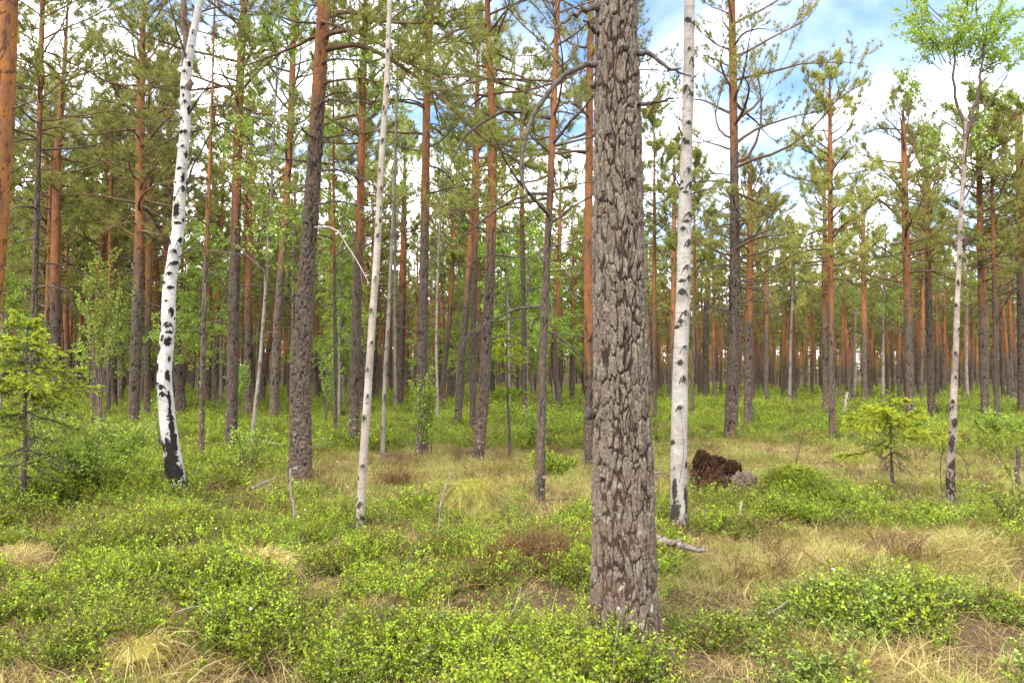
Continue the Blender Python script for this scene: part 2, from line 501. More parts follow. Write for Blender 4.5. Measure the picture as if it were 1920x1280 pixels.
# ------------------------------------------------------------------ ground cover
def stems_acc(acc, P0, D0, h, n=4, r=0.0016, m=1, tint=0.2):
    """curving stems: returns point array"""
    k = len(P0)
    s = np.linspace(0, 1, n)[None, :, None]
    bend = rng.normal(size=(k, 1, 3)) * 0.16 * np.array([1, 1, 0.2])
    P = P0[:, None] + (D0[:, None] * s + bend * s ** 2) * np.asarray(h)[:, None, None]
    V, F = tubes(P, np.broadcast_to(r * (1.15 - 0.7 * np.linspace(0, 1, n)), (k, n)), 3)
    acc.add(V, F, m, tint)
    return P
def sprig(name, leafmat, hmin, hmax, nst, leaf, spread, per=15, dark=0.0):
    a = Acc()
    P0 = np.stack([rng.normal(size=nst) * spread, rng.normal(size=nst) * spread, np.full(nst, -0.03)], 1)
    D0 = unit(np.stack([rng.normal(size=nst) * 0.38 + P0[:, 0] * 2.5, rng.normal(size=nst) * 0.38 + P0[:, 1] * 2.5, np.ones(nst)], 1))
    P = stems_acc(a, P0, D0, rng.uniform(hmin, hmax, nst) + 0.03, 5)
    # side shoots
    s = rng.uniform(0.35, 0.85, (nst, 4))
    Q, T = interp_poly(P, s)
    Q, T = Q.reshape(-1, 3), T.reshape(-1, 3)
    D1 = unit(T + rng.normal(size=T.shape) * 0.75 + np.array([0, 0, 0.35]))
    P1 = stems_acc(a, Q, D1, rng.uniform(0.25, 0.5, len(Q)) * hmax, 4, 0.001)
    for PP, q, smin in ((P, per, 0.35), (P1, max(5, per // 2), 0.15)):
        s = rng.uniform(smin, 1.0, (len(PP), q))
        Q, T = interp_poly(PP, s)
        Q, T = Q.reshape(-1, 3), T.reshape(-1, 3)
        D = unit(T * 0.5 + rng.normal(size=T.shape) * np.array([1, 1, 0.55]) + np.array([0, 0, 0.15]))
        V, F = leaves(Q, D, rng.uniform(0.65, 1.15, len(Q)) * leaf, 0.58, np.array([0, 0, 1.0]))
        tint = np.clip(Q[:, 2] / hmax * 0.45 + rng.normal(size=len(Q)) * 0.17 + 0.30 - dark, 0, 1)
        brown = rng.random(len(Q)) < 0.04
        tint[brown] = 0
        a.add(V, F, 0, np.repeat(tint, 4))
    return a.mesh(name, [leafmat, M['stem']])
def tuft(name, bm, n, hmin, hmax, w, droop, spread, seg=4):
    a = Acc()
    P0 = np.stack([rng.normal(size=n) * spread, rng.normal(size=n) * spread, np.full(n, -0.02)], 1)
    az = rng.uniform(0, 2 * np.pi, n)
    out = np.stack([np.cos(az), np.sin(az), np.zeros(n)], 1)
    h = rng.uniform(hmin, hmax, n)
    el = rng.uniform(0.25, 1.0, n)
    s = np.linspace(0, 1, seg)[None, :, None]
    dr = droop * rng.uniform(0.3, 1.2, n)[:, None, None]
    lean = rng.uniform(0.15, 0.75, n)[:, None, None]
    P = P0[:, None] + h[:, None, None] * (out[:, None] * (lean * s + dr * 0.5 * s ** 2) + np.array([0, 0, 1.0]) * (s * 0.95 - dr * 0.6 * s ** 2.2))
    P = P + rng.normal(size=(n, 1, 3)) * 0.25 * h[:, None, None] * s ** 2 * np.array([1, 1, 0.2])
    S = unit(np.cross(out, np.array([0, 0, 1.0])) + rng.normal(size=(n, 3)) * 0.5)[:, None] * (w * 0.5 * (1.0 - 0.85 * s))
    V = np.stack([P - S, P + S], 2)                     # n, seg, 2, 3
    b = np.arange(n)[:, None] * seg * 2
    i = np.arange(seg - 1)[None] * 2
    F = np.stack([b + i, b + i + 1, b + i + 3, b + i + 2], -1).reshape(-1, 4)
    t = np.clip(rng.random(n) * 0.9 + 0.05, 0, 1)
    a.add(V, F, 0, np.repeat(t, seg * 2))
    return a.mesh(name, [bm])
def twiggy(name):
    a = Acc()
    n = 9
    P0 = np.stack([rng.normal(size=n) * 0.06, rng.normal(size=n) * 0.06, np.full(n, -0.02)], 1)
    D0 = unit(np.stack([rng.normal(size=n) * 0.55, rng.normal(size=n) * 0.55, np.ones(n)], 1))
    P = stems_acc(a, P0, D0, rng.uniform(0.14, 0.26, n), 5, 0.0018, 0, 0.2)
    Q, T = interp_poly(P, rng.uniform(0.25, 0.95, (n, 6)))
    Q, T = Q.reshape(-1, 3), T.reshape(-1, 3)
    P1 = stems_acc(a, Q, unit(T + rng.normal(size=T.shape) * 0.7), rng.uniform(0.05, 0.11, len(Q)), 3, 0.0012, 0, 0.5)
    Q, T = interp_poly(P1, rng.uniform(0.1, 1, (len(P1), 9)))
    Q, T = Q.reshape(-1, 3), T.reshape(-1, 3)
    V, F = blades(Q, unit(T + rng.normal(size=T.shape) * 0.8), rng.uniform(0.008, 0.018, len(Q)), 0.003)
    a.add(V, F, 0, np.repeat(np.clip(rng.normal(size=len(Q)) * 0.25 + 0.55, 0, 1), 3))
    return a.mesh(name, [M['heather']])
def collect(name, meshes):
    c = bpy.data.collections.new(name)
    for i, me in enumerate(meshes):
        o = bpy.data.objects.new('%s_%02d' % (name, i), me)
        c.objects.link(o)
    return c
def scatter(name, pts, rot, scl, idx, coll, label, cat):
    me = bpy.data.meshes.new(name)
    me.vertices.add(len(pts))
    me.vertices.foreach_set('co', np.ascontiguousarray(pts, np.float32).ravel())
    for nm, ty, arr in (('rot', 'FLOAT_VECTOR', rot), ('scl', 'FLOAT', scl), ('idx', 'INT', idx)):
        at = me.attributes.new(nm, ty, 'POINT')
        at.data.foreach_set('vector' if ty == 'FLOAT_VECTOR' else 'value', np.ascontiguousarray(arr, np.int32 if ty == 'INT' else np.float32).ravel())
    o = link(name, me)
    ng = bpy.data.node_groups.new(name, 'GeometryNodeTree')
    ng.interface.new_socket('Geometry', in_out='INPUT', socket_type='NodeSocketGeometry')
    ng.interface.new_socket('Geometry', in_out='OUTPUT', socket_type='NodeSocketGeometry')
    gi = ng.nodes.new('NodeGroupInput'); go = ng.nodes.new('NodeGroupOutput')
    ci = ng.nodes.new('GeometryNodeCollectionInfo')
    ci.inputs['Collection'].default_value = coll
    ci.inputs['Separate Children'].default_value = True
    ci.inputs['Reset Children'].default_value = True
    ip = ng.nodes.new('GeometryNodeInstanceOnPoints')
    ip.inputs['Pick Instance'].default_value = True
    ng.links.new(gi.outputs[0], ip.inputs['Points'])
    ng.links.new(ci.outputs[0], ip.inputs['Instance'])
    for nm, ty, sock in (('rot', 'FLOAT_VECTOR', 'Rotation'), ('scl', 'FLOAT', 'Scale'), ('idx', 'INT', 'Instance Index')):
        na = ng.nodes.new('GeometryNodeInputNamedAttribute')
        na.data_type = ty
        na.inputs['Name'].default_value = nm
        outs = [s for s in na.outputs if s.enabled and s.name == 'Attribute']
        ng.links.new(outs[0], ip.inputs[sock])
    ng.links.new(ip.outputs[0], go.inputs[0])
    md = o.modifiers.new('scatter', 'NODES')
    md.node_group = ng
    return tag(o, label, cat, kind='stuff')

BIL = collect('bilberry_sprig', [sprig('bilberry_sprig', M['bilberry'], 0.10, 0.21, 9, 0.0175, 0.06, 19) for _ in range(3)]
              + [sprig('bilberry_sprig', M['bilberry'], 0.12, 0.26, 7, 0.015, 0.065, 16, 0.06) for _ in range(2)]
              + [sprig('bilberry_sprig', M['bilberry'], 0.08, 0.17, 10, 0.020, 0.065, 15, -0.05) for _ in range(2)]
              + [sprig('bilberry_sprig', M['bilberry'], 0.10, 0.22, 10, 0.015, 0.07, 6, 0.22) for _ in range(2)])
BILD = collect('lingonberry_sprig', [sprig('lingonberry_sprig', M['lingon'], 0.07, 0.15, 8, 0.019, 0.05, dark=0.02) for _ in range(5)])
DRY = collect('dry_tuft', [tuft('dry_tuft', M['dry_grass'], 46, 0.07, 0.26, 0.0048, 1.0, 0.06) for _ in range(6)])
GRN = collect('green_tuft', [tuft('green_tuft', M['green_grass'], 42, 0.06, 0.23, 0.0044, 0.6, 0.07) for _ in range(6)])
HEA = collect('heather_sprig', [twiggy('heather_sprig') for _ in range(5)])

# how dry the cover is (0 bilberry .. 1 straw), patches given where the photograph shows them
DRYP = [(490, 1085, .42, 1.0), (50, 1035, .35, .9), (250, 1240, .38, 1.1), (740, 1130, .22, .9), (330, 1085, .25, .6), (1010, 985, .6, .55), (1390, 1035, .55, .7),
        (1600, 1040, 1.5, .75), (1800, 1060, 1.3, .7), (1500, 1030, .8, .5), (650, 868, 1.8, .75), (1000, 880, 2.2, .75), (1450, 850, 2.5, .6), (1750, 880, 2.0, .7),
        (1850, 1180, .35, .6), (1520, 1180, .3, .5), (1000, 1200, .2, .7), (1380, 1230, .25, .6), (860, 995, .4, .8), (1300, 880, 1.6, .55), (850, 860, 1.6, .6),
        (150, 985, .7, .55), (620, 985, .6, .35), (1290, 1090, .3, .6), (1720, 1260, .3, .7), (480, 925, .8, .5)]
WETP = [(1490, 950, .55, 1.2), (1700, 955, .75, .9), (1780, 1150, .55, 1.0), (1035, 868, .3, 1.2), (200, 1130, 1.0, .7), (600, 1190, .9, .6), (200, 890, 1.6, 1.0), (480, 1010, 1.0, .5),
        (1100, 970, .5, .5), (850, 950, .7, .6), (1150, 1240, .9, .5), (900, 1110, .7, .5), (1560, 1130, .4, .5), (1400, 1000, .5, .4)]
HEAP = [(985, 1050, .27, 1.1), (925, 1080, .16, .9), (1050, 1035, .2, .8), (740, 905, .35, .8), (1560, 775, 1.6, .7), (1050, 850, .5, .6), (1000, 1045, .3, .7)]
def blobs(x, y, lst):
    r = np.zeros_like(x)
    for px, py, rad, s in lst:
        p = ground_pt(px, py, 0.1)
        ry = rad * (1.0 if p[1] < 7 else 1.4)
        r = r + s * np.exp(-(((x - p[0]) / rad) ** 2 + ((y - p[1]) / ry) ** 2))
    return r
def dryness(x, y):
    P = np.stack([x, y, np.zeros_like(x)], -1)
    n = (fbm(P / 1.5, 31, 3) - 0.5) * 1.5 + (vnoise(P / 0.33, 41) - 0.5) * 0.75
    base = 0.21 + 0.10 * sstep(x / np.maximum(y, 1), -0.05, 0.35) + 0.22 * sstep(y, 7, 11) - 0.16 * sstep(y, 17, 28)
    return base + n * 0.55 + 0.95 * blobs(x, y, DRYP) - 0.8 * blobs(x, y, WETP)
def sample_band(y0, y1, dens):
    area = 0.74 * (y1 ** 2 - y0 ** 2) + 3.0 * (y1 - y0)
    n = int(area * dens)
    yy = np.sqrt(rng.uniform(y0 ** 2, y1 ** 2, n))
    xx = rng.uniform(-1, 1, n) * (0.74 * yy + 1.5)
    return xx, yy
pts = {k: [] for k in ('b', 'l', 'd', 'g', 'h')}
for (y0, y1, dens, scl) in [(2.6, 9, 250, 1.0), (9, 16, 135, 1.15), (16, 30, 46, 1.6), (30, 52, 12, 2.3), (52, 95, 4.5, 3.4)]:
    x, y = sample_band(y0, y1, dens)
    trunk_clear = np.ones(len(x), bool)
    d = dryness(x, y)
    hb = blobs(x, y, HEAP)
    u = rng.random(len(x))
    sz = scl * rng.uniform(0.7, 1.25, len(x))
    dens_n = fbm(np.stack([x, y, y * 0], -1) / 0.45, 77, 2)
    hollow = vnoise(np.stack([x, y, y * 0], -1) / 0.75, 9)
    clump = fbm(np.stack([x, y, y * 0], -1) / (0.26 + 0.012 * y)[:, None], 88, 2)
    sz = sz * (0.35 + 1.25 * np.clip(clump, 0.15, 0.9))
    keep = dens_n + 0.45 * (hollow - 0.5) > 0.345 + 0.10 * rng.random(len(x))
    keep &= (clump > 0.31 + 0.14 * rng.random(len(x)))      # small bare hollows
    thin = ~keep & (rng.random(len(x)) < 0.30)
    h = keep & (((hb > 0.45) & (u < hb * 0.8)) | (rng.random(len(x)) < 0.02 * (y < 20)))
    pdry = sstep(d, 0.08, 0.95)
    v = rng.random(len(x))
    isdry = (v < pdry) & ~h & keep
    isb = (~isdry) & ~h & keep
    ling = sstep(x / np.maximum(y, 1), 0.05, 0.3) * sstep(7.0 - y, 0, 2.0) * 0.6 + 0.10
    l = isb & (rng.random(len(x)) < ling)
    gshare = 0.36 + 0.14 * sstep(y, 7, 14)
    gg = isdry & (rng.random(len(x)) < gshare)
    dd = isdry & ~gg
    # a few blades of grass through the bilberry
    extra = isb & (rng.random(len(x)) < 0.14)
    for k, msk, f in (('h', h, 1.2), ('l', l, 1.1), ('b', isb & ~l, 1.0), ('g', gg | extra, 0.9), ('d', dd | thin, 0.85)):
        if y0 > 16 and k in 'dg': f *= 0.75
        pts[k].append(np.stack([x[msk], y[msk], sz[msk] * f], 1))
# the blueberry mound and the higher green thicket near the black-patched birch
for (px, py, rad, n, s) in [(1492, 948, 0.34, 340, 1.0), (1035, 872, 0.25, 60, 1.3), (200, 905, 1.6, 500, 1.7), (330, 870, 1.4, 220, 1.5), (1470, 790, 2.0, 160, 1.8), (1320, 760, 2.0, 150, 2.4), (1840, 820, 3.5, 260, 2.2),
                            (560, 760, 5, 350, 2.4), (350, 770, 6, 400, 2.6), (90, 800, 4, 250, 2.2)]:
    p = ground_pt(px, py, 0.05)
    q = rng.normal(size=(n, 2)) * rad * 0.55
    q[:, 1] *= 1.4
    pts['b'].append(np.stack([p[0] + q[:, 0], p[1] + q[:, 1], s * rng.uniform(0.8, 1.2, n)], 1))
COVER = dict(b=('bilberry_cover', BIL, 9, 'low bright green bilberry shrubs carpeting the forest floor'),
             l=('lingonberry_cover', BILD, 5, 'darker green lingonberry sprigs mixed through the low shrubs'),
             d=('dry_grass', DRY, 6, 'straw coloured dry grass in drooping tufts between the shrubs'),
             g=('green_grass', GRN, 6, 'thin yellow green grass blades growing in the open patches'),
             h=('heather_cover', HEA, 5, 'reddish brown leafless heather twigs in low patches'))
# ------------------------------------------------------------------ trunks
def make_trunk_mesh(name, cz, cxy, rad, zs, sides, depth, cell, aspect, up, mats, seed, flare=0.3, birch=None, flare_h=0.16):
    """cz: heights, cxy (n,2): centre line, rad: radius at those heights; zs: ring heights; up: (z0,z1) where bark turns orange"""
    zs = np.asarray(zs)
    X = np.interp(zs, cz, cxy[:, 0]); Y = np.interp(zs, cz, cxy[:, 1]); Rr = np.interp(zs, cz, rad)
    k = np.ones(9) / 9
    def sm(v):
        w = max(1, int(0.35 / max(zs[1] - zs[0], 1e-3)) // 2 * 2 + 1)
        w = min(w, 61)
        return np.convolve(np.pad(v, w // 2, mode='edge'), np.ones(w) / w, 'valid')
    X, Y, Rr = sm(X), sm(Y), sm(Rr)
    th = np.arange(sides) / sides * 2 * np.pi
    Z, TH = np.meshgrid(zs, th, indexing='ij')
    r = Rr[:, None] * np.ones_like(TH)
    lobes = 0.6 + 0.5 * np.sin(TH * 5 + seed) * np.sin(TH * 2 + seed * 2) + 0.25 * np.sin(TH * 3 + seed * 3)
    r = r * (1 + flare * np.exp(-np.maximum(Z + 0.05, 0) / flare_h) * np.clip(lobes, 0, 2))
    r = r * (1 + (0.05 if birch is None else 0.16) * (vnoise(np.stack([np.cos(TH), np.sin(TH), Z * 1.3], -1) * 1.3 + seed, seed) - 0.5))
    upv = np.zeros_like(r)
    if up is not None:
        upv = sstep(Z + (fbm(np.stack([np.cos(TH) * 2, np.sin(TH) * 2, Z * 2.0], -1) + seed, seed + 5, 3) - 0.5) * 3.0, up[0], up[1])
    plate = np.zeros_like(r); relief = np.ones_like(r)
    P = np.stack([np.cos(TH) * Rr[:, None], np.sin(TH) * Rr[:, None], Z / aspect], -1)
    if birch is None:
        Pw = P / cell
        wv = np.stack([fbm(Pw * 0.8 + 7, seed + 1, 4), fbm(Pw * 0.8 + 17, seed + 2, 4), fbm(Pw * 0.8 + 31, seed + 3, 4)], -1) - 0.5
        f1, f2, cid = worley(Pw + wv * 1.5, seed + 50)
        wide = 0.07 + 0.30 * vnoise(Pw * 0.7, seed + 60) ** 1.5
        e1 = sstep((f2 - f1) / wide, 0.15, 1.0)                 # narrow winding fissures between flat plates
        g1, g2, cid2 = worley(P / cell * np.array([2.1, 2.1, 1.7]) + wv * 2.2, seed + 80)
        e2 = sstep(g2 - g1, 0.0, 0.12)
        n1 = 0.5 * fbm(P / cell * np.array([1.5, 1.5, 1.2]) + wv, seed + 70, 4) + 0.25 * cid + 0.25 * cid2
        ly = n1 * 14
        q = np.floor(ly)
        lay = (q + sstep(ly - q, 0.0, 0.14)) / 14                # thin flakes lying over each other
        fl = fbm(P / cell * 6, seed + 90, 3)
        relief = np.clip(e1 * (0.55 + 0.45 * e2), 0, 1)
        plate = np.clip(0.45 * _h(q, np.floor(cid * 97), np.floor(cid2 * 31), seed) + 0.35 * cid2 + 0.35 * (lay - 0.3), 0, 1)
        hgt = 0.50 * e1 + 1.45 * (lay - 0.5) * (0.5 + 0.5 * e1) + 0.16 * e2 + 0.22 * (fl - 0.5)
        r = r + depth * (hgt - 1.05) * (1 - 0.75 * upv)
    attrs = {}
    dark = None
    if birch is not None:
        dark = np.zeros_like(r)
        for (pz, pth, hh, hw, kind) in birch:
            dth = (TH - pth + np.pi) % (2 * np.pi) - np.pi
            dz = Z - pz
            if kind == 'chev':          # branch scar: dark roof shape
                y = dz + np.abs(dth) * hh / hw * 1.0
                y = dz + (dth / hw) ** 2 * hh * 0.9
                inside = 0.85 * np.exp(-(y / (hh * 0.24)) ** 2) * sstep(hw * 1.5 - np.abs(dth), 0, hw * 0.5)
                core = 0.9 * np.exp(-((dth / (hw * 0.5)) ** 2 + ((dz + hh * 0.45) / (hh * 0.4)) ** 2))
                smudge = 0.36 * np.exp(-((dth / (hw * 1.0)) ** 2 + ((dz + hh * 0.9) / (hh * 1.0)) ** 2))
                dark = np.maximum(dark, np.maximum(inside, np.maximum(core, smudge)))
                r = r + 0.006 * np.exp(-((dth / hw) ** 2 + (dz / hh) ** 2))
            elif kind == 'soft':
                dark = np.maximum(dark, 0.60 * np.exp(-((dth / hw) ** 4 + (dz / hh) ** 4)))
            elif kind == 'band':
                dark = np.maximum(dark, 0.8 * np.exp(-((dth / hw) ** 4 + (dz / hh) ** 4)))
            else:
                dark = np.maximum(dark, 1.15 * np.exp(-((dth / hw) ** 2 + (dz / hh) ** 2)))
        attrs['dark'] = ('POINT', dark.ravel())
    else:
        attrs = {'plate': ('POINT', plate.ravel()), 'relief': ('POINT', relief.ravel()), 'upper': ('POINT', upv.ravel())}
    V = np.stack([X[:, None] + r * np.cos(TH), Y[:, None] + r * np.sin(TH), Z], -1).reshape(-1, 3)
    n = len(zs)
    i = np.arange(n - 1)[:, None] * sides
    j = np.arange(sides)[None]
    F = np.stack(np.broadcast_arrays(i + j, i + (j + 1) % sides, i + sides + (j + 1) % sides, i + sides + j), -1).reshape(-1, 4)
    return mesh_np(name, V, [(F, 0)], mats, attrs, smooth=True)

# ------------------------------------------------------------------ crowns
def limb_set(zb, base, az, Ln, el, droop, r0, npt=8, wig=0.06):
    """limbs from base (B,3)"""
    B = len(az)
    s = np.linspace(0, 1, npt)[None, :]
    azs = az[:, None] + rng.normal(size=(B, 1)) * 0.5 * s + np.cumsum(rng.normal(size=(B, npt)) * 0.10, 1)
    els = el[:, None] + droop[:, None] * s + np.cumsum(rng.normal(size=(B, npt)) * 0.12, 1)
    st = Ln[:, None] / (npt - 1)
    D = np.stack([np.cos(azs) * np.cos(els), np.sin(azs) * np.cos(els), np.sin(els)], -1) * st[..., None]
    P = base[:, None] + np.concatenate([np.zeros((B, 1, 3)), np.cumsum(D[:, :-1], 1)], 1)
    rr = r0[:, None] * (1.0 - 0.82 * s)
    return P, rr
def twigs_on(P, k, smin, lf, lr, upb=0.3, npt=4, spread=0.9):
    B = len(P)
    s = rng.uniform(smin, 1.0, (B, k))
    s[:, 0] = 0.985
    Q, T = interp_poly(P, s)
    lat = unit(np.cross(T, np.array([0, 0, 1.0])))
    sg = rng.choice([-1.0, 1.0], (B, k, 1))
    D = unit(T * 0.75 + lat * sg * rng.uniform(0.2, spread, (B, k, 1)) + np.array([0, 0, 1.0]) * rng.normal(upb, 0.3, (B, k, 1)))
    ln = lf[:, None] * rng.uniform(lr[0], lr[1], (B, k)) * (1.15 - 0.6 * s)
    ss = np.linspace(0, 1, npt)
    up = np.array([0, 0, 1.0]) * upb * 0.5
    P2 = Q.reshape(-1, 1, 3) + ln.reshape(-1, 1, 1) * (D.reshape(-1, 1, 3) * ss[None, :, None] + up * (ss ** 2)[None, :, None])
    P2 = P2 + rng.normal(size=P2.shape) * 0.04 * ln.reshape(-1, 1, 1) * ss[None, :, None]
    return P2, ln.reshape(-1)
def needles_on(acc, P2, step, nb, ln, w, smin=0.3, tint0=0.5):
    lens = np.linalg.norm(np.diff(P2, axis=1), axis=-1).sum(1)
    cnt = np.maximum(2, (lens * (1 - smin) / step).astype(int))
    rep = np.repeat(np.arange(len(P2)), cnt)
    s = rng.uniform(smin, 1.0, (len(rep), 1))
    Q, T = interp_poly(P2[rep], s)
    Q, T = Q[:, 0], T[:, 0]
    rt = np.clip(tint0 + rng.normal(size=len(P2)) * 0.2, 0, 1)[rep]
    Qn = np.repeat(Q, nb, 0)
    Tn = np.repeat(T, nb, 0)
    D = unit(Tn * 0.5 + rng.normal(size=Tn.shape) * 0.75 + np.array([0, 0, 0.15]))
    V, F = blades(Qn, D, ln * rng.uniform(0.65, 1.15, len(Qn)), w)
    t = np.clip(np.repeat(rt, nb) + rng.normal(size=len(Qn)) * 0.12, 0, 1)
    acc.add(V, F, 0, np.repeat(t, 3))
def leaves_on(acc, P2, step, ln, smin=0.15, tint0=0.5, hang=0.5):
    lens = np.linalg.norm(np.diff(P2, axis=1), axis=-1).sum(1)
    cnt = np.maximum(2, (lens * (1 - smin) / step).astype(int))
    rep = np.repeat(np.arange(len(P2)), cnt)
    Q, T = interp_poly(P2[rep], rng.uniform(smin, 1.0, (len(rep), 1)))
    Q, T = Q[:, 0], T[:, 0]
    D = unit(T * 0.4 + rng.normal(size=T.shape) * 0.7 + np.array([0, 0, -hang]))
    Q = Q + D * 0.012
    V, F = leaves(Q, D, ln * rng.uniform(0.6, 1.2, len(Q)), 0.75)
    t = np.clip(tint0 + rng.normal(size=len(P2))[rep] * 0.15 + rng.normal(size=len(Q)) * 0.15, 0, 1)
    acc.add(V, F, 0, np.repeat(t, 4))
def crown_profile(t):
    return np.clip(0.55 + 0.9 * t - 1.25 * t ** 2.2, 0.12, 1)

def pine_parts(cz, cxy, rad, z0, H, Rmax, nb, detail, dead, orange, zdead0, tint=0.5, tw=9, lopside=None, root=None):
    """limb and foliage meshes of a pine; detail = (tuft step, blades per tuft, blade length, blade width)"""
    zb = z0 + (H - z0) * ((np.arange(nb) + rng.random(nb)) / nb) ** 0.9
    t = (zb - z0) / (H - z0)
    base = np.stack([np.interp(zb, cz, cxy[:, 0]), np.interp(zb, cz, cxy[:, 1]), zb], 1)
    az = np.cumsum(rng.normal(2.4, 0.6, nb))
    Ln = Rmax * crown_profile(t) * rng.uniform(0.55, 1.15, nb)
    if lopside is not None:
        Ln = Ln * (1 + 0.45 * np.cos(az - lopside))
    el = 0.05 + 0.75 * t + rng.normal(size=nb) * 0.22
    droop = rng.normal(0.1, 0.4, nb) + 0.25 * t
    tr = np.interp(zb, cz, rad)
    P, rr = limb_set(zb, base, az, Ln, el, droop, np.minimum(0.42 * tr, 0.011 + 0.016 * Ln))
    limbs = Acc()
    V, F = tubes(P, rr, 5)
    limbs.add(V, F, 0)
    P2, l2 = twigs_on(P, tw, 0.30, Ln, (0.22, 0.48))
    V, F = tubes(P2, np.broadcast_to(np.array([0.0075, 0.006, 0.0045, 0.003]), P2.shape[:2]), 3)
    limbs.add(V, F, 0)
    fol = Acc()
    needles_on(fol, P2, detail[0], detail[1], detail[2], detail[3], 0.45, tint)
    P3, l3 = twigs_on(P2, 3, 0.3, l2, (0.35, 0.6))
    needles_on(fol, P3, detail[0], detail[1], detail[2], detail[3], 0.35, tint)
    if dead > 0:
        zd = zdead0 + (z0 + 0.2 * (H - z0) - zdead0) * (np.arange(dead) + rng.random(dead)) / dead
        base = np.stack([np.interp(zd, cz, cxy[:, 0]), np.interp(zd, cz, cxy[:, 1]), zd], 1)
        td = (zd - zdead0) / max(z0 - zdead0, 0.1)
        Ld = np.clip(0.25 + 1.9 * rng.random(dead) ** 1.5 * (0.4 + 0.6 * td), 0.15, 2.2)
        Pd, rd = limb_set(zd, base, rng.uniform(0, 6.28, dead), Ld, rng.normal(0.15, 0.25, dead), rng.normal(-0.5, 0.45, dead), 0.008 + 0.010 * Ld)
        V, F = tubes(Pd, rd, 4)
        Pt, lt = twigs_on(Pd, 3, 0.35, Ld, (0.25, 0.5), -0.1)
        if root is None:
            limbs.add(V, F, 1)
            V, F = tubes(Pt, np.broadcast_to(np.array([0.005, 0.004, 0.003, 0.002]), Pt.shape[:2]), 3)
            limbs.add(V, F, 1)
        else:
            for k in range(dead):
                da = Acc()
                da.add(*tubes(Pd[k:k + 1], rd[k:k + 1], 5))
                da.add(*tubes(Pt[3 * k:3 * k + 3], np.broadcast_to(np.array([0.005, 0.004, 0.003, 0.002]), (3, 4)), 3))
                link('dead_branch', da.mesh('dead_branch', [M['limb_dead']], True), root)
    lm = limbs.mesh('limbs', [M['limb_orange'] if orange else M['limb'], M['limb_dead']], smooth=True)
    fm = fol.mesh('crown', [M['needle']])
    return lm, fm

TRUNKS = []       # (x, y, r) of every tree, keeps later trees clear
def rings(H, fine_top, dz, dz2):
    a = np.arange(-0.25, fine_top, dz)
    b = np.arange(fine_top, H, dz2)
    return np.concatenate([a, b, [H]])
def center_line(path, Y, zbase, H, rpx, wf=1.0):
    """photo path [(px,py)...] bottom to top at depth Y -> local heights, centre line, radii"""
    W = np.array([at_depth(px, py, Y) for px, py in path])
    base = W[0].copy()
    z = W[:, 2] - zbase
    xy = W[:, :2] - np.array([base[0], Y])
    rad = np.array(rpx) * 0.5 / FPX * Y * wf
    z[0] = -0.3
    d = (xy[-1] - xy[-2]) / max(z[-1] - z[-2], 0.1) if len(z) > 1 else np.zeros(2)
    if H > z[-1] + 0.2:
        zt = np.array([(z[-1] + H) / 2, H])
        xt = np.stack([xy[-1] + d * 0.6 * (q - z[-1]) for q in zt])
        z = np.concatenate([z, zt]); xy = np.concatenate([xy, xt])
        rad = np.concatenate([rad, [rad[-1] * 0.6, 0.012]])
    return np.array([base[0], Y, zbase]), z, xy, rad

def pixel_limb(acc, path, Y, base, r0, m, dy=None, sides=7, sub=True, foliage=None, detail=None, npt=14, tip=0.25):
    """a limb traced at its own distance, with thickness; path bottom (trunk) to tip"""
    k = len(path)
    dyv = np.linspace(0, dy if dy else 0.0, k)
    W = np.array([at_depth(px, py, Y + d) for (px, py), d in zip(path, dyv)]) - base
    s = np.linspace(0, k - 1, npt)
    P = np.stack([np.interp(s, np.arange(k), W[:, i]) for i in range(3)], 1)
    for _ in range(1):
        P[1:-1] = 0.25 * P[:-2] + 0.5 * P[1:-1] + 0.25 * P[2:]
    P = P[None] + rng.normal(size=(1, npt, 3)) * r0 * 0.25
    rr = r0 * (1 - (1 - tip) * np.linspace(0, 1, npt))[None]
    V, F = tubes(P, rr, sides)
    acc.add(V, F, m)
    ln = np.linalg.norm(np.diff(P[0], axis=0), axis=1).sum()
    if sub:
        Pt, lt = twigs_on(P, 7, 0.3, np.array([ln]), (0.12, 0.3), -0.1)
        V, F = tubes(Pt, np.broadcast_to(r0 * np.array([0.25, 0.2, 0.14, 0.08]), Pt.shape[:2]), 3)
        acc.add(V, F, m)
    if foliage is not None:
        Pt, lt = twigs_on(P, 26, 0.4, np.array([ln]), (0.14, 0.34), 0.25)
        V, F = tubes(Pt, np.broadcast_to(np.array([0.007, 0.006, 0.0045, 0.003]), Pt.shape[:2]), 3)
        acc.add(V, F, m)
        needles_on(foliage, Pt, *detail, 0.15, 0.45)
        P3, l3 = twigs_on(Pt, 4, 0.2, lt, (0.35, 0.6))
        needles_on(foliage, P3, *detail, 0.1, 0.45)

DET_NEAR = (0.026, 7, 0.095, 0.0085)
DET_MID = (0.034, 7, 0.125, 0.0125)
DET_FAR = (0.056, 6, 0.185, 0.021)

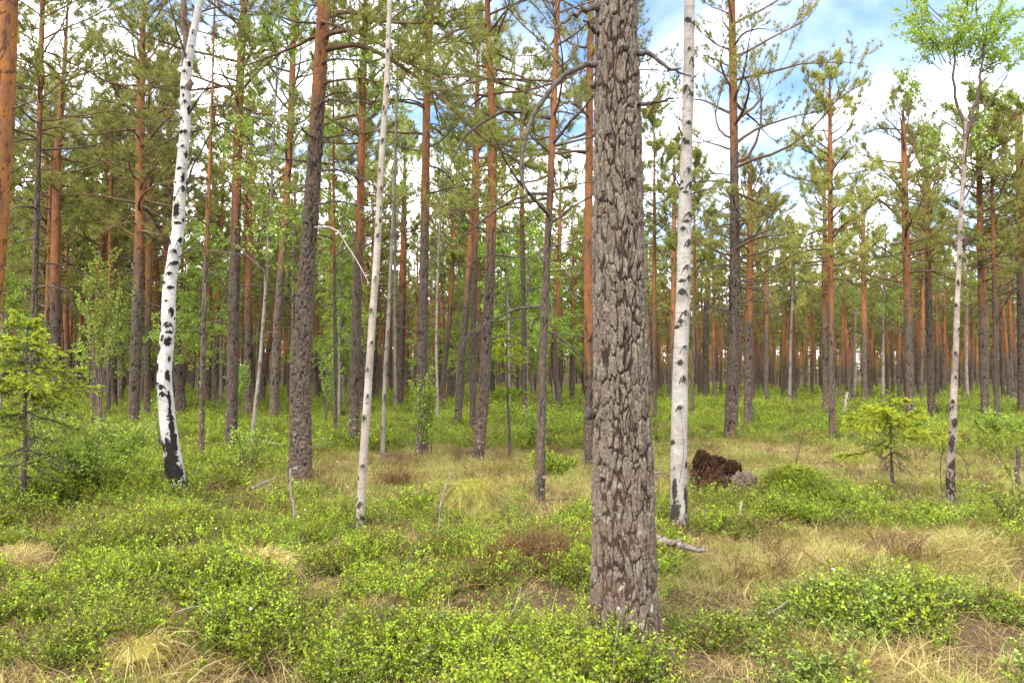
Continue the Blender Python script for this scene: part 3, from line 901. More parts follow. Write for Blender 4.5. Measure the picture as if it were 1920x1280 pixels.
def base_of(px, py):
    p = ground_pt(px, py, 0.12)
    return p[1]
PINE_GROUP = 'scots pines of the stand'
def named_pine(path, w, label, H, z0, Rmax=1.8, nb=34, up=(3.5, 5.5), dead=16, zd=2.0, det=None, orange=True, depth=0.024, cell=0.055, aspect=3.0, Y=None, mat_='bark', tint=0.5, lop=None, tw=9, seed=None, group=PINE_GROUP, limbs=None, dz=None):
    z0 -= 0.9; Rmax *= 1.3; nb = int(nb * 1.3)
    Y = Y or base_of(*path[0])
    X = at_depth(path[0][0], path[0][1], Y)[0]
    zb = gzf(X, Y)
    base, cz, cxy, rad = center_line(path, Y, zb, H, w, 0.92)
    seed = seed or int(path[0][0]) + 3
    root = thing('pine_tree', base, label, 'tree', group)
    if det is None: det = DET_NEAR if Y < 15 else (DET_MID if Y < 26 else DET_FAR)
    dz = dz or (0.018 if Y < 16 else 0.03 if Y < 24 else 0.05)
    sides = 56 if Y < 16 else 36 if Y < 24 else 20
    ztop = min(H - 0.2, at_depth(960, -20, Y)[2] - zb + 0.4)
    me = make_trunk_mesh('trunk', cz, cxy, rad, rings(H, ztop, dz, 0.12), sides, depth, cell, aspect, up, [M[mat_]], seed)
    link('trunk', me, root)
    lm, fm = pine_parts(cz, cxy, rad, z0, H, Rmax, nb, det, dead, orange, zd, tint, tw, lop, root)
    link('limbs', lm, root)
    link('crown', fm, root)
    TRUNKS.append((base[0], base[1], 1.0))
    return root, base, Y

# ------------------------------------------------------------------ the massive pine in front
Y0 = base_of(1176, 1168)
zb0 = gzf(at_depth(1176, 1168, Y0)[0], Y0)
mp = [(1176, 1168), (1170, 1000), (1166, 700), (1160, 500), (1157, 300), (1156, 0)]
base0, cz0, cxy0, rad0 = center_line(mp, Y0, zb0, 13.0, [130, 120, 110, 103, 97, 85])
pine0 = thing('pine_tree', base0, 'massive pine with deeply cracked grey brown bark and few dead branches, nearest tree', 'tree', PINE_GROUP)
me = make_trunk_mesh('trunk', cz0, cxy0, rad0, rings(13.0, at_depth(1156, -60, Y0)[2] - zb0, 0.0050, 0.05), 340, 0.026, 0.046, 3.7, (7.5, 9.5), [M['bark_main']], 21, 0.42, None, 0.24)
link('trunk', me, pine0)
lm, fm = pine_parts(cz0, cxy0, rad0, 7.5, 13.0, 2.4, 30, DET_NEAR, 0, True, 5.0)
link('limbs', lm, pine0); link('crown', fm, pine0)
TRUNKS.append((base0[0], base0[1], 1.2))
for path, r0, dyy, lab in [
    ([(1130, 122), (1110, 118), (1085, 122), (1050, 143), (1020, 178), (997, 220), (984, 265), (977, 310), (980, 345), (990, 374)], 0.021, -0.25, 'long grey dead branch arching down to a hooked tip'),
    ([(1125, 15), (1108, 14), (1085, 22), (1060, 40), (1040, 57)], 0.022, -0.2, 'short thick dead branch sloping down'),
    ([(1135, 62), (1118, 60), (1104, 46), (1096, 40)], 0.021, -0.12, 'broken branch stub with a raised end'),
    ([(1190, 96), (1206, 97), (1228, 108), (1255, 128), (1283, 140)], 0.020, -0.05, 'dead branch sloping down over the pale birch'),
    ([(1180, 194), (1200, 195), (1225, 190), (1262, 186)], 0.021, -0.15, 'straight broken dead branch')]:
    a = Acc()
    # start the limb inside the wood
    pixel_limb(a, path, Y0 - 0.03, base0, r0, 0, dyy, 9, len(path) > 4, tip=0.3)
    o = link('dead_branch', a.mesh('dead_branch', [M['limb_dead']], True), pine0)
    o['label'] = lab
def knot(px, py, r, parent, base, Y, rr, mat_='limb_dead'):
    c = at_depth(px, py, Y - rr) - base
    n = 14
    u = np.linspace(0, np.pi, n); v = np.linspace(0, 2 * np.pi, 20, endpoint=False)
    U, W = np.meshgrid(u, v, indexing='ij')
    S = np.stack([np.sin(U) * np.cos(W), np.cos(U), np.sin(U) * np.sin(W)], -1)
    k = 1 + 0.9 * (fbm(S * 1.7 + px, 5, 3) - 0.5)
    V = c + S * k[..., None] * np.array([r, r * 0.9, r * 1.15])
    i = np.arange(n - 1)[:, None] * 20; j = np.arange(20)[None]
    F = np.stack(np.broadcast_arrays(i + j, i + (j + 1) % 20, i + 20 + (j + 1) % 20, i + 20 + j), -1).reshape(-1, 4)
    o = link('knot', mesh_np('knot', V.reshape(-1, 3), [(F, 0)], [M[mat_]], smooth=True), parent)
    return o
for px, py, r, rr in [(1104, 775, 0.035, 0.03), (1176, 88, 0.018, 0.155), (1143, 247, 0.016, 0.155), (1188, 330, 0.018, 0.13), (1130, 357, 0.014, 0.14), (1112, 160, 0.02, 0.03)]:
    knot(px, py, r, pine0, base0, Y0, rr)
# old lichen and a resin spot low on the stem stay in the bark material

# ------------------------------------------------------------------ the other pines one can tell apart
named_pine([(-78, 1010), (-42, 700), (-16, 480), (2, 230), (10, 0)], [64, 58, 54, 50, 48], 'bare orange barked pine cut by the edge of the view beside the spruce sapling', 14, 8.5, up=(0.3, 1.6), dead=10, zd=2.5, mat_='bark_orange', Y=8.0, depth=0.014, cell=0.07)
r2, b2, Y2 = named_pine([(564, 893), (564, 700), (576, 500), (590, 300), (600, 130), (608, 0)], [52, 43, 37, 33, 30, 26],
    'stout grey pine with arched branches, between the mottled birch and the slim birch', 14, 7.6, up=(4.8, 6.8), dead=14, zd=3.6, depth=0.034, cell=0.062, Rmax=2.4, nb=30, dz=0.012, orange=True)
a = Acc(); f = Acc()
for path, r0, dyy, m_, fol in [
    ([(604, 82), (612, 68), (632, 58), (660, 58), (700, 72), (745, 108), (790, 132), (825, 145)], 0.046, -0.5, 0, True),
    ([(602, 100), (620, 88), (650, 80), (690, 88), (730, 110), (775, 140), (815, 172), (850, 205), (885, 243), (930, 280), (990, 310)], 0.046, -0.4, 0, True),
    ([(606, 40), (620, 25), (660, 20), (700, 35), (760, 45), (830, 42), (880, 34)], 0.046, 0.6, 0, True),
    ([(600, 163), (615, 153), (645, 148), (680, 147), (722, 155)], 0.028, -0.4, 0, False),
    ([(594, 215), (600, 195), (615, 186), (640, 186), (675, 194)], 0.026, -0.5, 1, False),
    ([(585, 330), (600, 320), (630, 317), (660, 325), (700, 348), (735, 372), (752, 400), (760, 428)], 0.024, -0.4, 1, False),
    ([(584, 392), (600, 380), (640, 378), (675, 384), (696, 400), (705, 418)], 0.020, -0.5, 1, False)]:
    pixel_limb(a, path, Y2, b2, r0, m_, dyy, 8, True, f if fol else None, DET_NEAR)
link('arched_limbs', a.mesh('arched_limbs', [M['limb_orange'], M['limb_dead']], True), r2)
link('limb_foliage', f.mesh('limb_foliage', [M['needle']]), r2)
a = Acc()
pixel_limb(a, [(580, 428), (600, 425), (622, 426), (640, 440), (655, 468), (672, 492), (692, 530)], Y2, b2, 0.020, 0, -0.6, 8, True)
o = link('dead_branch', a.mesh('dead_branch', [M['pale_wood']], True), r2); o['label'] = 'bleached bare dead branch'

named_pine([(250, 800), (257, 600), (262, 420), (264, 200), (268, 60)], [23, 23, 19, 16, 12], 'dark pine with an orange upper stem just behind the mottled birch', 14, 6.6, up=(4.0, 6.5), Rmax=2.9, nb=56, dead=26)
named_pine([(378, 862), (382, 600), (390, 400), (396, 240)], [13, 11, 9, 7], 'thin young pine close beside the mottled birch, nearer than its neighbours', 10.5, 7.0, up=(3.0, 4.8), Rmax=1.3, nb=22, dead=14)
named_pine([(433, 842), (438, 600), (445, 300), (452, 100), (458, 0)], [26, 24, 19, 16, 14], 'straight dark pine with a leafy bush at its foot beside the thin young pine', 14, 7.2, up=(4.0, 6.2), Rmax=2.4, nb=40, dead=24)
named_pine([(512, 797), (520, 600), (535, 400), (545, 250), (552, 0)], [20, 18, 15, 14, 12], 'leaning orange topped pine directly behind the stout grey pine', 15, 8.0, up=(4.8, 6.8), Rmax=2.3, nb=40, dead=20)
named_pine([(630, 822), (628, 600), (626, 440)], [10, 9, 7], 'thin pine pole in the gap beside the stout grey pine', 11, 7.0, Rmax=1.5, nb=24, dead=14)
named_pine([(663, 832), (668, 600), (675, 400), (680, 200), (684, 50)], [24, 21, 17, 15, 12], 'reddish pine standing close behind the slim white birch', 13.5, 7.6, up=(4.0, 5.6), Rmax=2.0, nb=36, dead=22)
named_pine([(748, 764), (753, 600), (757, 440), (758, 380)], [18, 17, 13, 11], 'far stout pine with a glowing orange stem seen past the slim birch', 14, 8.0, up=(4.6, 7.0), Rmax=2.2, nb=34, dead=14)
named_pine([(791, 842), (792, 650), (797, 400), (800, 200), (803, 100)], [26, 24, 19, 16, 13], 'dark pine with a green leafy bush wrapped round its foot', 13.5, 7.4, up=(4.4, 6.0), Rmax=2.3, nb=38, dead=20)
named_pine([(838, 772), (830, 735), (833, 690), (843, 600), (850, 480)], [14, 13, 12, 10, 8], 'far crooked pine with a curved foot behind the bush wrapped pine', 12, 7.0, Rmax=1.8, nb=28, dead=16)
named_pine([(856, 797), (868, 650), (880, 500), (888, 380), (892, 250)], [18, 16, 14, 12, 10], 'pine leaning out from the bush wrapped pine, fading to orange halfway', 13, 7.6, up=(4.0, 5.6), Rmax=2.0, nb=32, dead=16)
named_pine([(886, 803), (888, 600), (893, 420)], [14, 13, 10], 'slim grey stemmed pine half hidden by the leaning orange topped pair', 12, 7.4, up=(5.0, 7.0), Rmax=1.8, nb=28, dead=16)
named_pine([(893, 862), (908, 720), (917, 560), (922, 430), (924, 250), (915, 50)], [27, 25, 23, 21, 18, 13], 'tall pine leaning gently beside the small spruce, bright orange above', 13, 7.0, up=(3.6, 4.6), Rmax=2.6, nb=44, dead=18)
named_pine([(984, 782), (982, 600), (979, 430), (978, 200)], [12, 11, 10, 8], 'straight grey far pine just past the small spruce sapling', 12.5, 8.0, up=(6, 9), Rmax=1.8, nb=30, dead=16)
named_pine([(1011, 932), (1015, 780), (1020, 600), (1029, 420), (1036, 250), (1044, 60)], [23, 20, 18, 16, 14, 11], 'slender dark pine with a pale foot standing in straw grass before the massive pine', 10.5, 4.6, up=(3.4, 4.4), Rmax=1.9, nb=38, dead=16, depth=0.012, cell=0.04)
named_pine([(1049, 767), (1047, 735), (1040, 700), (1037, 660), (1046, 560), (1050, 420)], [13, 14, 13, 12, 10, 8], 'crooked pine with an elbow bend in its dark lower stem', 12, 7.0, up=(3.0, 4.2), Rmax=2.0, nb=30, dead=16)
named_pine([(1104, 868), (1104, 700), (1103, 500), (1105, 200), (1108, 50)], [23, 21, 19, 16, 14], 'orange stemmed pine half hidden behind the massive pine', 13, 6.4, up=(1.7, 2.7), Rmax=2.0, nb=38, dead=16)
named_pine([(1227, 788), (1227, 600), (1227, 380)], [10, 9, 7], 'thin orange pine seen between the massive pine and the pale birch', 11, 7.0, up=(2.5, 4.5), Rmax=1.5, nb=26, dead=14)
named_pine([(1262, 770), (1262, 600), (1264, 380)], [12, 11, 9], 'reddish pine mostly covered by the pale birch', 12, 7.5, up=(2.5, 4.5), Rmax=1.7, nb=28, dead=14)
named_pine([(1297, 792), (1300, 650), (1302, 480)], [9, 8, 6], 'thin dark pine pole close past the pale birch', 9, 6.0, Rmax=1.2, nb=24, dead=14)
named_pine([(1322, 752), (1323, 650), (1325, 560)], [15, 14, 12], 'dead topped far pine, short and dark, between pale birch and twisted pine', 9.0, 7.0, Rmax=1.2, nb=16, dead=8, up=(9, 11))
named_pine([(1369, 818), (1376, 600), (1378, 400), (1375, 200), (1372, 0)], [30, 24, 20, 17, 14], 'tall grey pine with wide airy branches reaching over the clearing', 13, 4.6, up=(6.5, 9.0), Rmax=2.6, nb=34, dead=40, zd=2.2, lop=0.2, tint=0.75, tw=8, depth=0.02)
named_pine([(1403, 797), (1402, 640), (1407, 490), (1404, 380), (1408, 330)], [20, 17, 14, 11, 9], 'twisted orange stemmed pine beside the tall airy grey pine', 8.2, 5.2, up=(3.2, 4.0), Rmax=1.8, nb=26, dead=26, tint=0.7)
named_pine([(1436, 762), (1437, 640), (1438, 500)], [11, 10, 8], 'far thin pine in the gap past the twisted orange pine', 11, 6.5, Rmax=1.7, nb=28, dead=18, tint=0.7)
named_pine([(1547, 778), (1546, 600), (1546, 420)], [12, 11, 9], 'slim pine directly behind the crown topped clearing pine', 10.5, 6.2, up=(3.5, 5.0), Rmax=1.7, nb=28, dead=18, tint=0.7)
named_pine([(1560, 822), (1558, 600), (1557, 400), (1556, 200)], [15, 13, 11, 8], 'slender pine in the clearing with a small dense bushy top', 9.2, 5.0, up=(2.6, 4.0), Rmax=1.6, nb=34, dead=12, zd=3.4, tint=0.8)
named_pine([(1621, 762), (1620, 600), (1618, 400)], [12, 11, 8], 'straight bright orange far pine before the light green birch foliage', 11.2, 7.0, up=(3.0, 5.0), Rmax=1.6, nb=28, dead=10, tint=0.7)
named_pine([(1707, 797), (1703, 600), (1697, 400), (1694, 250)], [19, 17, 14, 11], 'reddish pine with dark foot just behind the flat topped spruce sapling', 10.2, 5.4, up=(3.4, 4.6), Rmax=2.2, nb=34, dead=14, tint=0.65)
named_pine([(1747, 786), (1742, 600), (1738, 400), (1736, 330)], [16, 14, 11, 10], 'pine with upright twin looking stem between spruce sapling and leaning birch', 10.2, 6.0, up=(4.4, 6.0), Rmax=2.0, nb=32, dead=18, tint=0.6)
named_pine([(1848, 788), (1842, 600), (1838, 450), (1835, 280)], [17, 16, 13, 11], 'orange banded pine standing past the leaning speckled birch', 11.5, 6.4, up=(3.6, 5.2), Rmax=2.3, nb=36, dead=24, tint=0.5)
named_pine([(1869, 790), (1866, 600), (1862, 440)], [12, 11, 9], 'thin dark pine close beside the orange banded pine', 11, 6.2, up=(4.0, 6.0), Rmax=1.9, nb=30, dead=24)
named_pine([(1918, 780), (1916, 560), (1913, 330), (1908, 200)], [22, 20, 17, 14], 'thick dark pine at the very edge past the orange banded pine', 12, 5.6, up=(5.0, 7.0), Rmax=2.6, nb=40, dead=24)
named_pine([(8, 760), (14, 600), (18, 400), (24, 200)], [22, 20, 17, 14], 'dark pine glimpsed just behind the bare orange edge pine', 14, 6.0, up=(4.0, 6.0), Rmax=3.2, nb=70, dead=20)
named_pine([(92, 775), (94, 600), (90, 400), (84, 200)], [14, 13, 11, 9], 'bushy dark crowned pine above the bright spruce sapling', 14, 5.0, up=(4.0, 6.0), Rmax=3.4, nb=74, dead=14)
named_pine([(56, 850), (64, 600), (72, 300), (80, 0)], [15, 14, 12, 10], 'dark slim pine with heavy boughs rising behind the tallest spruce sapling', 13.0, 7.0, up=(5, 8), Rmax=2.3, nb=46, dead=18)
named_pine([(203, 782), (205, 600), (208, 400), (210, 280)], [10, 9, 8, 7], 'thin tall pine pole behind the leafy grey green sapling', 12, 8.0, up=(3.5, 5.0), Rmax=1.6, nb=26, dead=14)
named_pine([(275, 785), (278, 600), (280, 400)], [13, 14, 12], 'orange pine almost touching the dark pine behind the mottled birch', 13, 8.0, up=(3.6, 5.0), Rmax=2.0, nb=34, dead=18)

# ------------------------------------------------------------------ birches
def birch_crown(cz, cxy, rad, z0, H, Rmax, nb, step, leaf, tint=0.5, upright=0.9, tw=8, mat_='birch_leaf'):
    zb = z0 + (H * 0.98 - z0) * (np.arange(nb) + rng.random(nb)) / nb
    t = (zb - z0) / (H - z0)
    base = np.stack([np.interp(zb, cz, cxy[:, 0]), np.interp(zb, cz, cxy[:, 1]), zb], 1)
    Ln = Rmax * (1.05 - 0.65 * t) * rng.uniform(0.5, 1.1, nb)
    P, rr = limb_set(zb, base, rng.uniform(0, 6.28, nb), Ln, rng.normal(upright, 0.2, nb), rng.normal(-0.7, 0.3, nb), 0.005 + 0.008 * Ln)
    limbs = Acc(); fol = Acc()
    V, F = tubes(P, rr, 5); limbs.add(V, F, 0)
    P2, l2 = twigs_on(P, tw, 0.2, Ln, (0.25, 0.55), -0.05)
    V, F = tubes(P2, np.broadcast_to(np.array([0.004, 0.0032, 0.0024, 0.0015]), P2.shape[:2]), 3); limbs.add(V, F, 0)
    P3, l3 = twigs_on(P2, 3, 0.2, l2, (0.4, 0.8), -0.45)
    V, F = tubes(P3, np.broadcast_to(np.array([0.0025, 0.002, 0.0015, 0.001]), P3.shape[:2]), 3); limbs.add(V, F, 0)
    leaves_on(fol, P2, step, leaf, 0.2, tint)
    leaves_on(fol, P3, step, leaf, 0.1, tint)
    return limbs.mesh('limbs', [M['twig']], True), fol.mesh('crown', [M[mat_]])
def named_birch(path, w, label, H, z0, Rmax, marks, mat_='birch', nb=30, step=0.035, leaf=0.035, Y=None, group='birches among the pines', tint=0.55, up=0.9, tw=8, dz=None, name='birch_tree', lmat='birch_leaf'):
    Y = Y or base_of(*path[0])
    X = at_depth(path[0][0], path[0][1], Y)[0]
    zb = gzf(X, Y)
    base, cz, cxy, rad = center_line(path, Y, zb, H, w, 0.83)
    root = thing(name, base, label, 'tree', group)
    mk = [(at_depth(960, py, Y)[2] - zb, -np.pi / 2 + off + rng.normal() * 0.15, hh * rng.uniform(0.9, 1.6), hw * rng.uniform(0.9, 1.5), kind) for py, off, hh, hw, kind in marks]
    mk += [(rng.uniform(0.2, H * 0.8), rng.uniform(0, 6.28), rng.uniform(0.01, 0.035), rng.uniform(0.2, 0.7), 'blob') for _ in range(int(H * 4))]
    dz = dz or (0.010 if Y < 13 else 0.03)
    ztop = min(H - 0.2, at_depth(960, -20, Y)[2] - zb + 0.3)
    me = make_trunk_mesh('trunk', cz, cxy, rad, rings(H, ztop, dz, 0.12), 64 if Y < 13 else 20, 0, 0.05, 1, None, [M[mat_]], int(path[0][0]), 0.18, mk)
    link('trunk', me, root)
    if nb:
        lm, fm = birch_crown(cz, cxy, rad, z0, H, Rmax, nb, step, leaf, tint, up, tw, lmat)
        link('limbs', lm, root); link('crown', fm, root)
    TRUNKS.append((base[0], base[1], 0.7))
    return root, base, Y
mk = [(705, .9, .06, .35, 'blob'), (655, -.9, .05, .4, 'blob'), (585, .8, .06, .35, 'blob'), (512, -.2, .04, .6, 'chev'), (470, .2, .04, .5, 'chev'), (432, -.9, .06, .4, 'blob'), (372, -.6, .05, .5, 'chev'), (335, .9, .05, .4, 'blob'), (275, .3, .04, .5, 'chev'), (222, -.6, .04, .5, 'chev'), (208, .9, .05, .4, 'blob'), (908, 0, .22, 3.5, 'soft'), (885, .1, .16, 1.0, 'blob'), (872, -.5, .12, .6, 'blob'), (860, .3, .16, .75, 'blob'), (842, .55, .18, .6, 'blob'), (835, -1.1, .08, .5, 'blob'),
      (825, .8, .14, .4, 'blob'), (800, .75, .14, .4, 'blob'), (778, .9, .12, .32, 'blob'), (750, .95, .14, .28, 'blob'), (735, .2, .09, .5, 'chev'), (722, -.3, .07, .6, 'chev'),
      (690, -.9, .05, .4, 'blob'), (672, 1.1, .05, .3, 'blob'), (640, .7, .05, .45, 'blob'), (630, .05, .07, .3, 'chev'), (606, .35, .07, .75, 'chev'), (612, -1.1, .06, .4, 'blob'),
      (565, 0.1, .02, .3, 'blob'), (540, .4, .03, .5, 'blob'), (528, -.6, .05, .5, 'chev'), (492, .8, .05, .7, 'chev'), (452, -.7, .07, .5, 'chev'), (448, .8, .06, .4, 'chev'),
      (420, .3, .02, .5, 'blob'), (398, -.2, .08, .5, 'blob'), (388, .2, .03, .5, 'blob'), (352, .8, .07, .6, 'chev'), (318, -.2, .02, .5, 'blob'), (290, 1.0, .05, .3, 'blob'), (247, .5, .05, .6, 'chev'), (250, -.3, .02, .6, 'blob'),
      (192, .2, .04, .7, 'chev'), (166, -.3, .03, .4, 'chev'), (135, -.4, .04, .5, 'chev'), (120, .7, .06, .5, 'chev'), (60, .3, .05, .5, 'chev')]
rb, bb, Yb = named_birch([(341, 922), (326, 870), (314, 790), (307, 700), (315, 620), (317, 540), (333, 440), (339, 330), (349, 230), (348, 150), (363, 60), (380, -20)], [52, 41, 34, 31, 31, 28, 28, 25, 23, 23, 17, 14],
    'mottled white birch with black diamond scars and a blackened leaning foot', 11.5, 6.2, 1.6, mk, nb=26)
# second stem of the fork, and thin dark branches
a = Acc()
pixel_limb(a, [(352, 170), (350, 120), (347, 60), (346, -30), (342, -160)], Yb, bb, 0.060, 0, 0.2, 12, False, tip=0.4)
o = link('fork_stem', mesh_np('fork_stem', np.concatenate(a.V), [(np.concatenate(v), 0) for v in a.G.values()], [M['twig']], {'dark': ('POINT', np.zeros(a.n))}, True), rb)
for path, r0 in [([(350, 345), (362, 310), (385, 270), (410, 225), (438, 185)], 0.016), ([(352, 120), (338, 75), (325, 30), (315, -10)], 0.018), ([(332, 485), (352, 470), (375, 450)], 0.010), ([(352, 215), (375, 180), (400, 150), (415, 138)], 0.016), ([(322, 450), (305, 440), (298, 430)], 0.010)]:
    a = Acc()
    pixel_limb(a, path, Yb, bb, r0, 0, -0.5, 7, True)
    link('dark_branch', a.mesh('dark_branch', [M['limb_dead']], True), rb)
mk = [(py, off, .045, .55, 'chev') for py, off in [(940, .1), (870, .4), (780, -.3), (740, .5), (692, 0), (640, .5), (580, -.2), (520, .4), (440, .1), (352, .5), (318, -.3), (262, .2), (200, -.2), (160, .3), (95, 0)]] + [(975, 0, .07, 2.5, 'soft')]
named_birch([(673, 982), (679, 890), (685, 800), (692, 700), (698, 600), (704, 520), (708, 450), (714, 330), (718, 260), (726, 150), (731, 0)], [20, 18, 18, 17, 17, 16, 15, 14, 14, 12, 11],
    'slim leaning white birch beside the stout grey pine', 8.0, 5.2, 1.0, mk, 'birch_cream', nb=12)
mk = [(980, 0, .14, 3, 'soft'), (955, -.5, .10, .5, 'blob'), (940, .9, .10, .4, 'blob'), (915, -.6, .12, .35, 'blob'), (925, .8, .07, .3, 'blob'), (870, .9, .03, .3, 'blob')] + \
     [(py, off, .05, .62, 'chev') for py, off in [(38, -.6), (45, .7), (112, .4), (165, -.7), (178, .5), (232, .0), (262, -.7), (318, .2), (345, .5), (402, .3), (428, -.6), (452, .6), (500, .3), (545, -.4), (520, .6), (585, .3), (600, -.5), (650, 0), (705, .3), (760, -.2)]]
r3, b3, Y3 = named_birch([(1273, 982), (1272, 850), (1275, 720), (1281, 560), (1284, 400), (1288, 250), (1292, 120), (1293, 0)], [38, 36, 34, 31, 28, 26, 25, 23],
    'pale straight birch with branch scars up to the top beside the massive pine', 11.0, 5.6, 1.7, mk, 'birch_pale', nb=24)
a = Acc()
pixel_limb(a, [(1274, 905), (1282, 850), (1280, 800), (1274, 762)], Y3 - 0.125, b3, 0.004, 0, 0, 5, False)
o = link('climbing_twig', a.mesh('climbing_twig', [M['limb_dead']], True), r3)
for path, r0 in [([(1280, 258), (1273, 240), (1270, 228)], 0.012), ([(1276, 350), (1268, 338), (1262, 330)], 0.012), ([(1292, 266), (1312, 268), (1340, 262), (1365, 250)], 0.010), ([(1285, 368), (1310, 358), (1345, 352)], 0.010), ([(1292, 165), (1300, 145), (1316, 132)], 0.008)]:
    a = Acc()
    pixel_limb(a, path, Y3, b3, r0, 0, -0.2, 6, True)
    link('dark_branch', a.mesh('dark_branch', [M['limb_dead']], True), r3)
mk = [(py, rng.uniform(-1, 1), .05, .6, 'chev') for py in range(300, 900, 45)] + [(910, 0, .16, 3, 'soft'), (870, .5, .08, .8, 'blob'), (830, -.5, .06, .7, 'blob'), (792, .3, .04, .9, 'blob')]
rr4, b4, Y4 = named_birch([(1783, 922), (1781, 870), (1788, 800), (1787, 760), (1791, 690), (1795, 560), (1802, 400), (1811, 260), (1812, 180)], [22, 17, 16, 15, 14, 11, 10, 9, 7],
    'leaning speckled birch with a forked top of bright green leaves', 5.0, 4.2, 0.8, mk, 'birch_speckled', nb=8)
a = Acc(); f = Acc()
for path, r0, dyy in [([(1811, 260), (1802, 220), (1790, 180), (1788, 130), (1795, 70), (1800, 20)], 0.028, 0.2), ([(1811, 260), (1822, 215), (1835, 170), (1842, 110), (1850, 40)], 0.03, -0.2), ([(1813, 240), (1840, 215), (1870, 170), (1900, 120)], 0.018, 0.3),
                      ([(1804, 380), (1830, 330), (1865, 300), (1905, 270)], 0.016, -0.4), ([(1808, 260), (1790, 240), (1765, 225), (1740, 200)], 0.014, 0.3)]:
    pixel_limb(a, path, Y4, b4, r0, 0, dyy, 7, True)
    W = np.array([at_depth(px, py, Y4) for px, py in path[-3:]]) - b4
    Pl = np.stack([np.interp(np.linspace(0, 2, 8), np.arange(3), W[:, i]) for i in range(3)], 1)[None]
for k in range(48):
    px = rng.uniform(1680, 1930); py = rng.normal(60, 50) if rng.random() < .85 else rng.uniform(-150, 0)
    yy = Y4 + rng.normal() * 0.5
    Pt = at_depth(px, py, yy) - b4
    src = at_depth(1800 + (px - 1800) * 0.45, py + 55, Y4) - b4
    P2 = (src[None] + (Pt - src)[None] * np.linspace(0, 1, 4)[:, None])[None] + rng.normal(size=(1, 4, 3)) * 0.03
    V, F = tubes(P2, np.array([[0.008, 0.006, 0.004, 0.0025]]), 4); a.add(V, F, 0)
    P3, l3 = twigs_on(P2, 9, 0.25, np.array([0.8]), (0.3, 0.6), 0.1)
    V, F = tubes(P3, np.broadcast_to(np.array([0.003, 0.0025, 0.002, 0.001]), P3.shape[:2]), 3); a.add(V, F, 0)
    leaves_on(f, P3, 0.013, 0.042, 0.0, 0.6, 0.2)
link('fork_limbs', a.mesh('fork_limbs', [M['twig']], True), rr4)
link('leafy_top', f.mesh('leafy_top', [M['birch_leaf']]), rr4)
# thinner birches deeper in the stand
def thin_birch(path, w, label, H, z0, Rmax, Y=None, nb=26, step=0.05, leaf=0.06, mat_='birch_grey', tint=0.5):
    mk = [(py, rng.uniform(-1, 1), .08, .7, 'chev') for py in range(200, 860, 60)]
    return named_birch(path, w, label, H, z0, Rmax, mk, mat_, nb, step, leaf, Y, tint=tint)
thin_birch([(468, 862), (478, 770), (487, 690), (497, 560), (505, 420), (512, 300)], [9, 9, 8, 7, 6, 5], 'grey thin birch leaning from the leafy bush, hung with fresh green leaves', 8.8, 3.2, 1.7, nb=34)
thin_birch([(717, 852), (722, 700), (728, 600), (736, 430)], [10, 9, 8, 7], 'thin grey birch pole just past the slim leaning white birch', 9.5, 6.8, 1.3, nb=20)
thin_birch([(822, 790), (818, 640), (822, 480), (830, 330)], [7, 6, 6, 5], 'twiggy young birch with light leaves behind the bush wrapped pine', 10.5, 5.5, 1.8, nb=34)
thin_birch([(742, 770), (740, 600), (742, 300), (745, 150)], [7, 7, 6, 5], 'far birch whose bright leaves show behind the slim birch top', 15, 9.5, 1.9, nb=34)
thin_birch([(1480, 760), (1482, 650), (1486, 540)], [7, 6, 5], 'far white stemmed birch between the tall airy pine and the clearing pine', 7.5, 5.5, 1.0, mat_='birch_grey', nb=14)
thin_birch([(1600, 752), (1604, 690), (1602, 640), (1606, 560)], [6, 6, 5, 4], 'far crooked white birch stem behind the pale snag', 8, 6, 1.0, mat_='birch_grey', nb=12)
thin_birch([(1655, 760), (1656, 600), (1660, 470)], [7, 6, 5], 'far birch with light green leaves filling the gap behind the flat topped spruce', 10, 3.8, 2.4, nb=50)
thin_birch([(545, 775), (548, 600), (552, 400)], [7, 6, 5], 'far birch with fresh foliage hidden behind the leaning orange topped pine', 11, 4.5, 2.2, nb=46)
thin_birch([(415, 768), (414, 600), (416, 450)], [7, 6, 5], 'far leafy birch in the gap behind the thin young pine', 10, 4.0, 2.3, nb=46)
thin_birch([(955, 765), (956, 600), (955, 470)], [6, 6, 5], 'far leafy birch seen behind the small spruce', 9, 4.5, 2.2, nb=42)
thin_birch([(1815, 760), (1812, 690), (1813, 620)], [7, 6, 5], 'far pale birch stem past the leaning speckled birch', 8, 6, 1.2, mat_='birch_grey', nb=14)

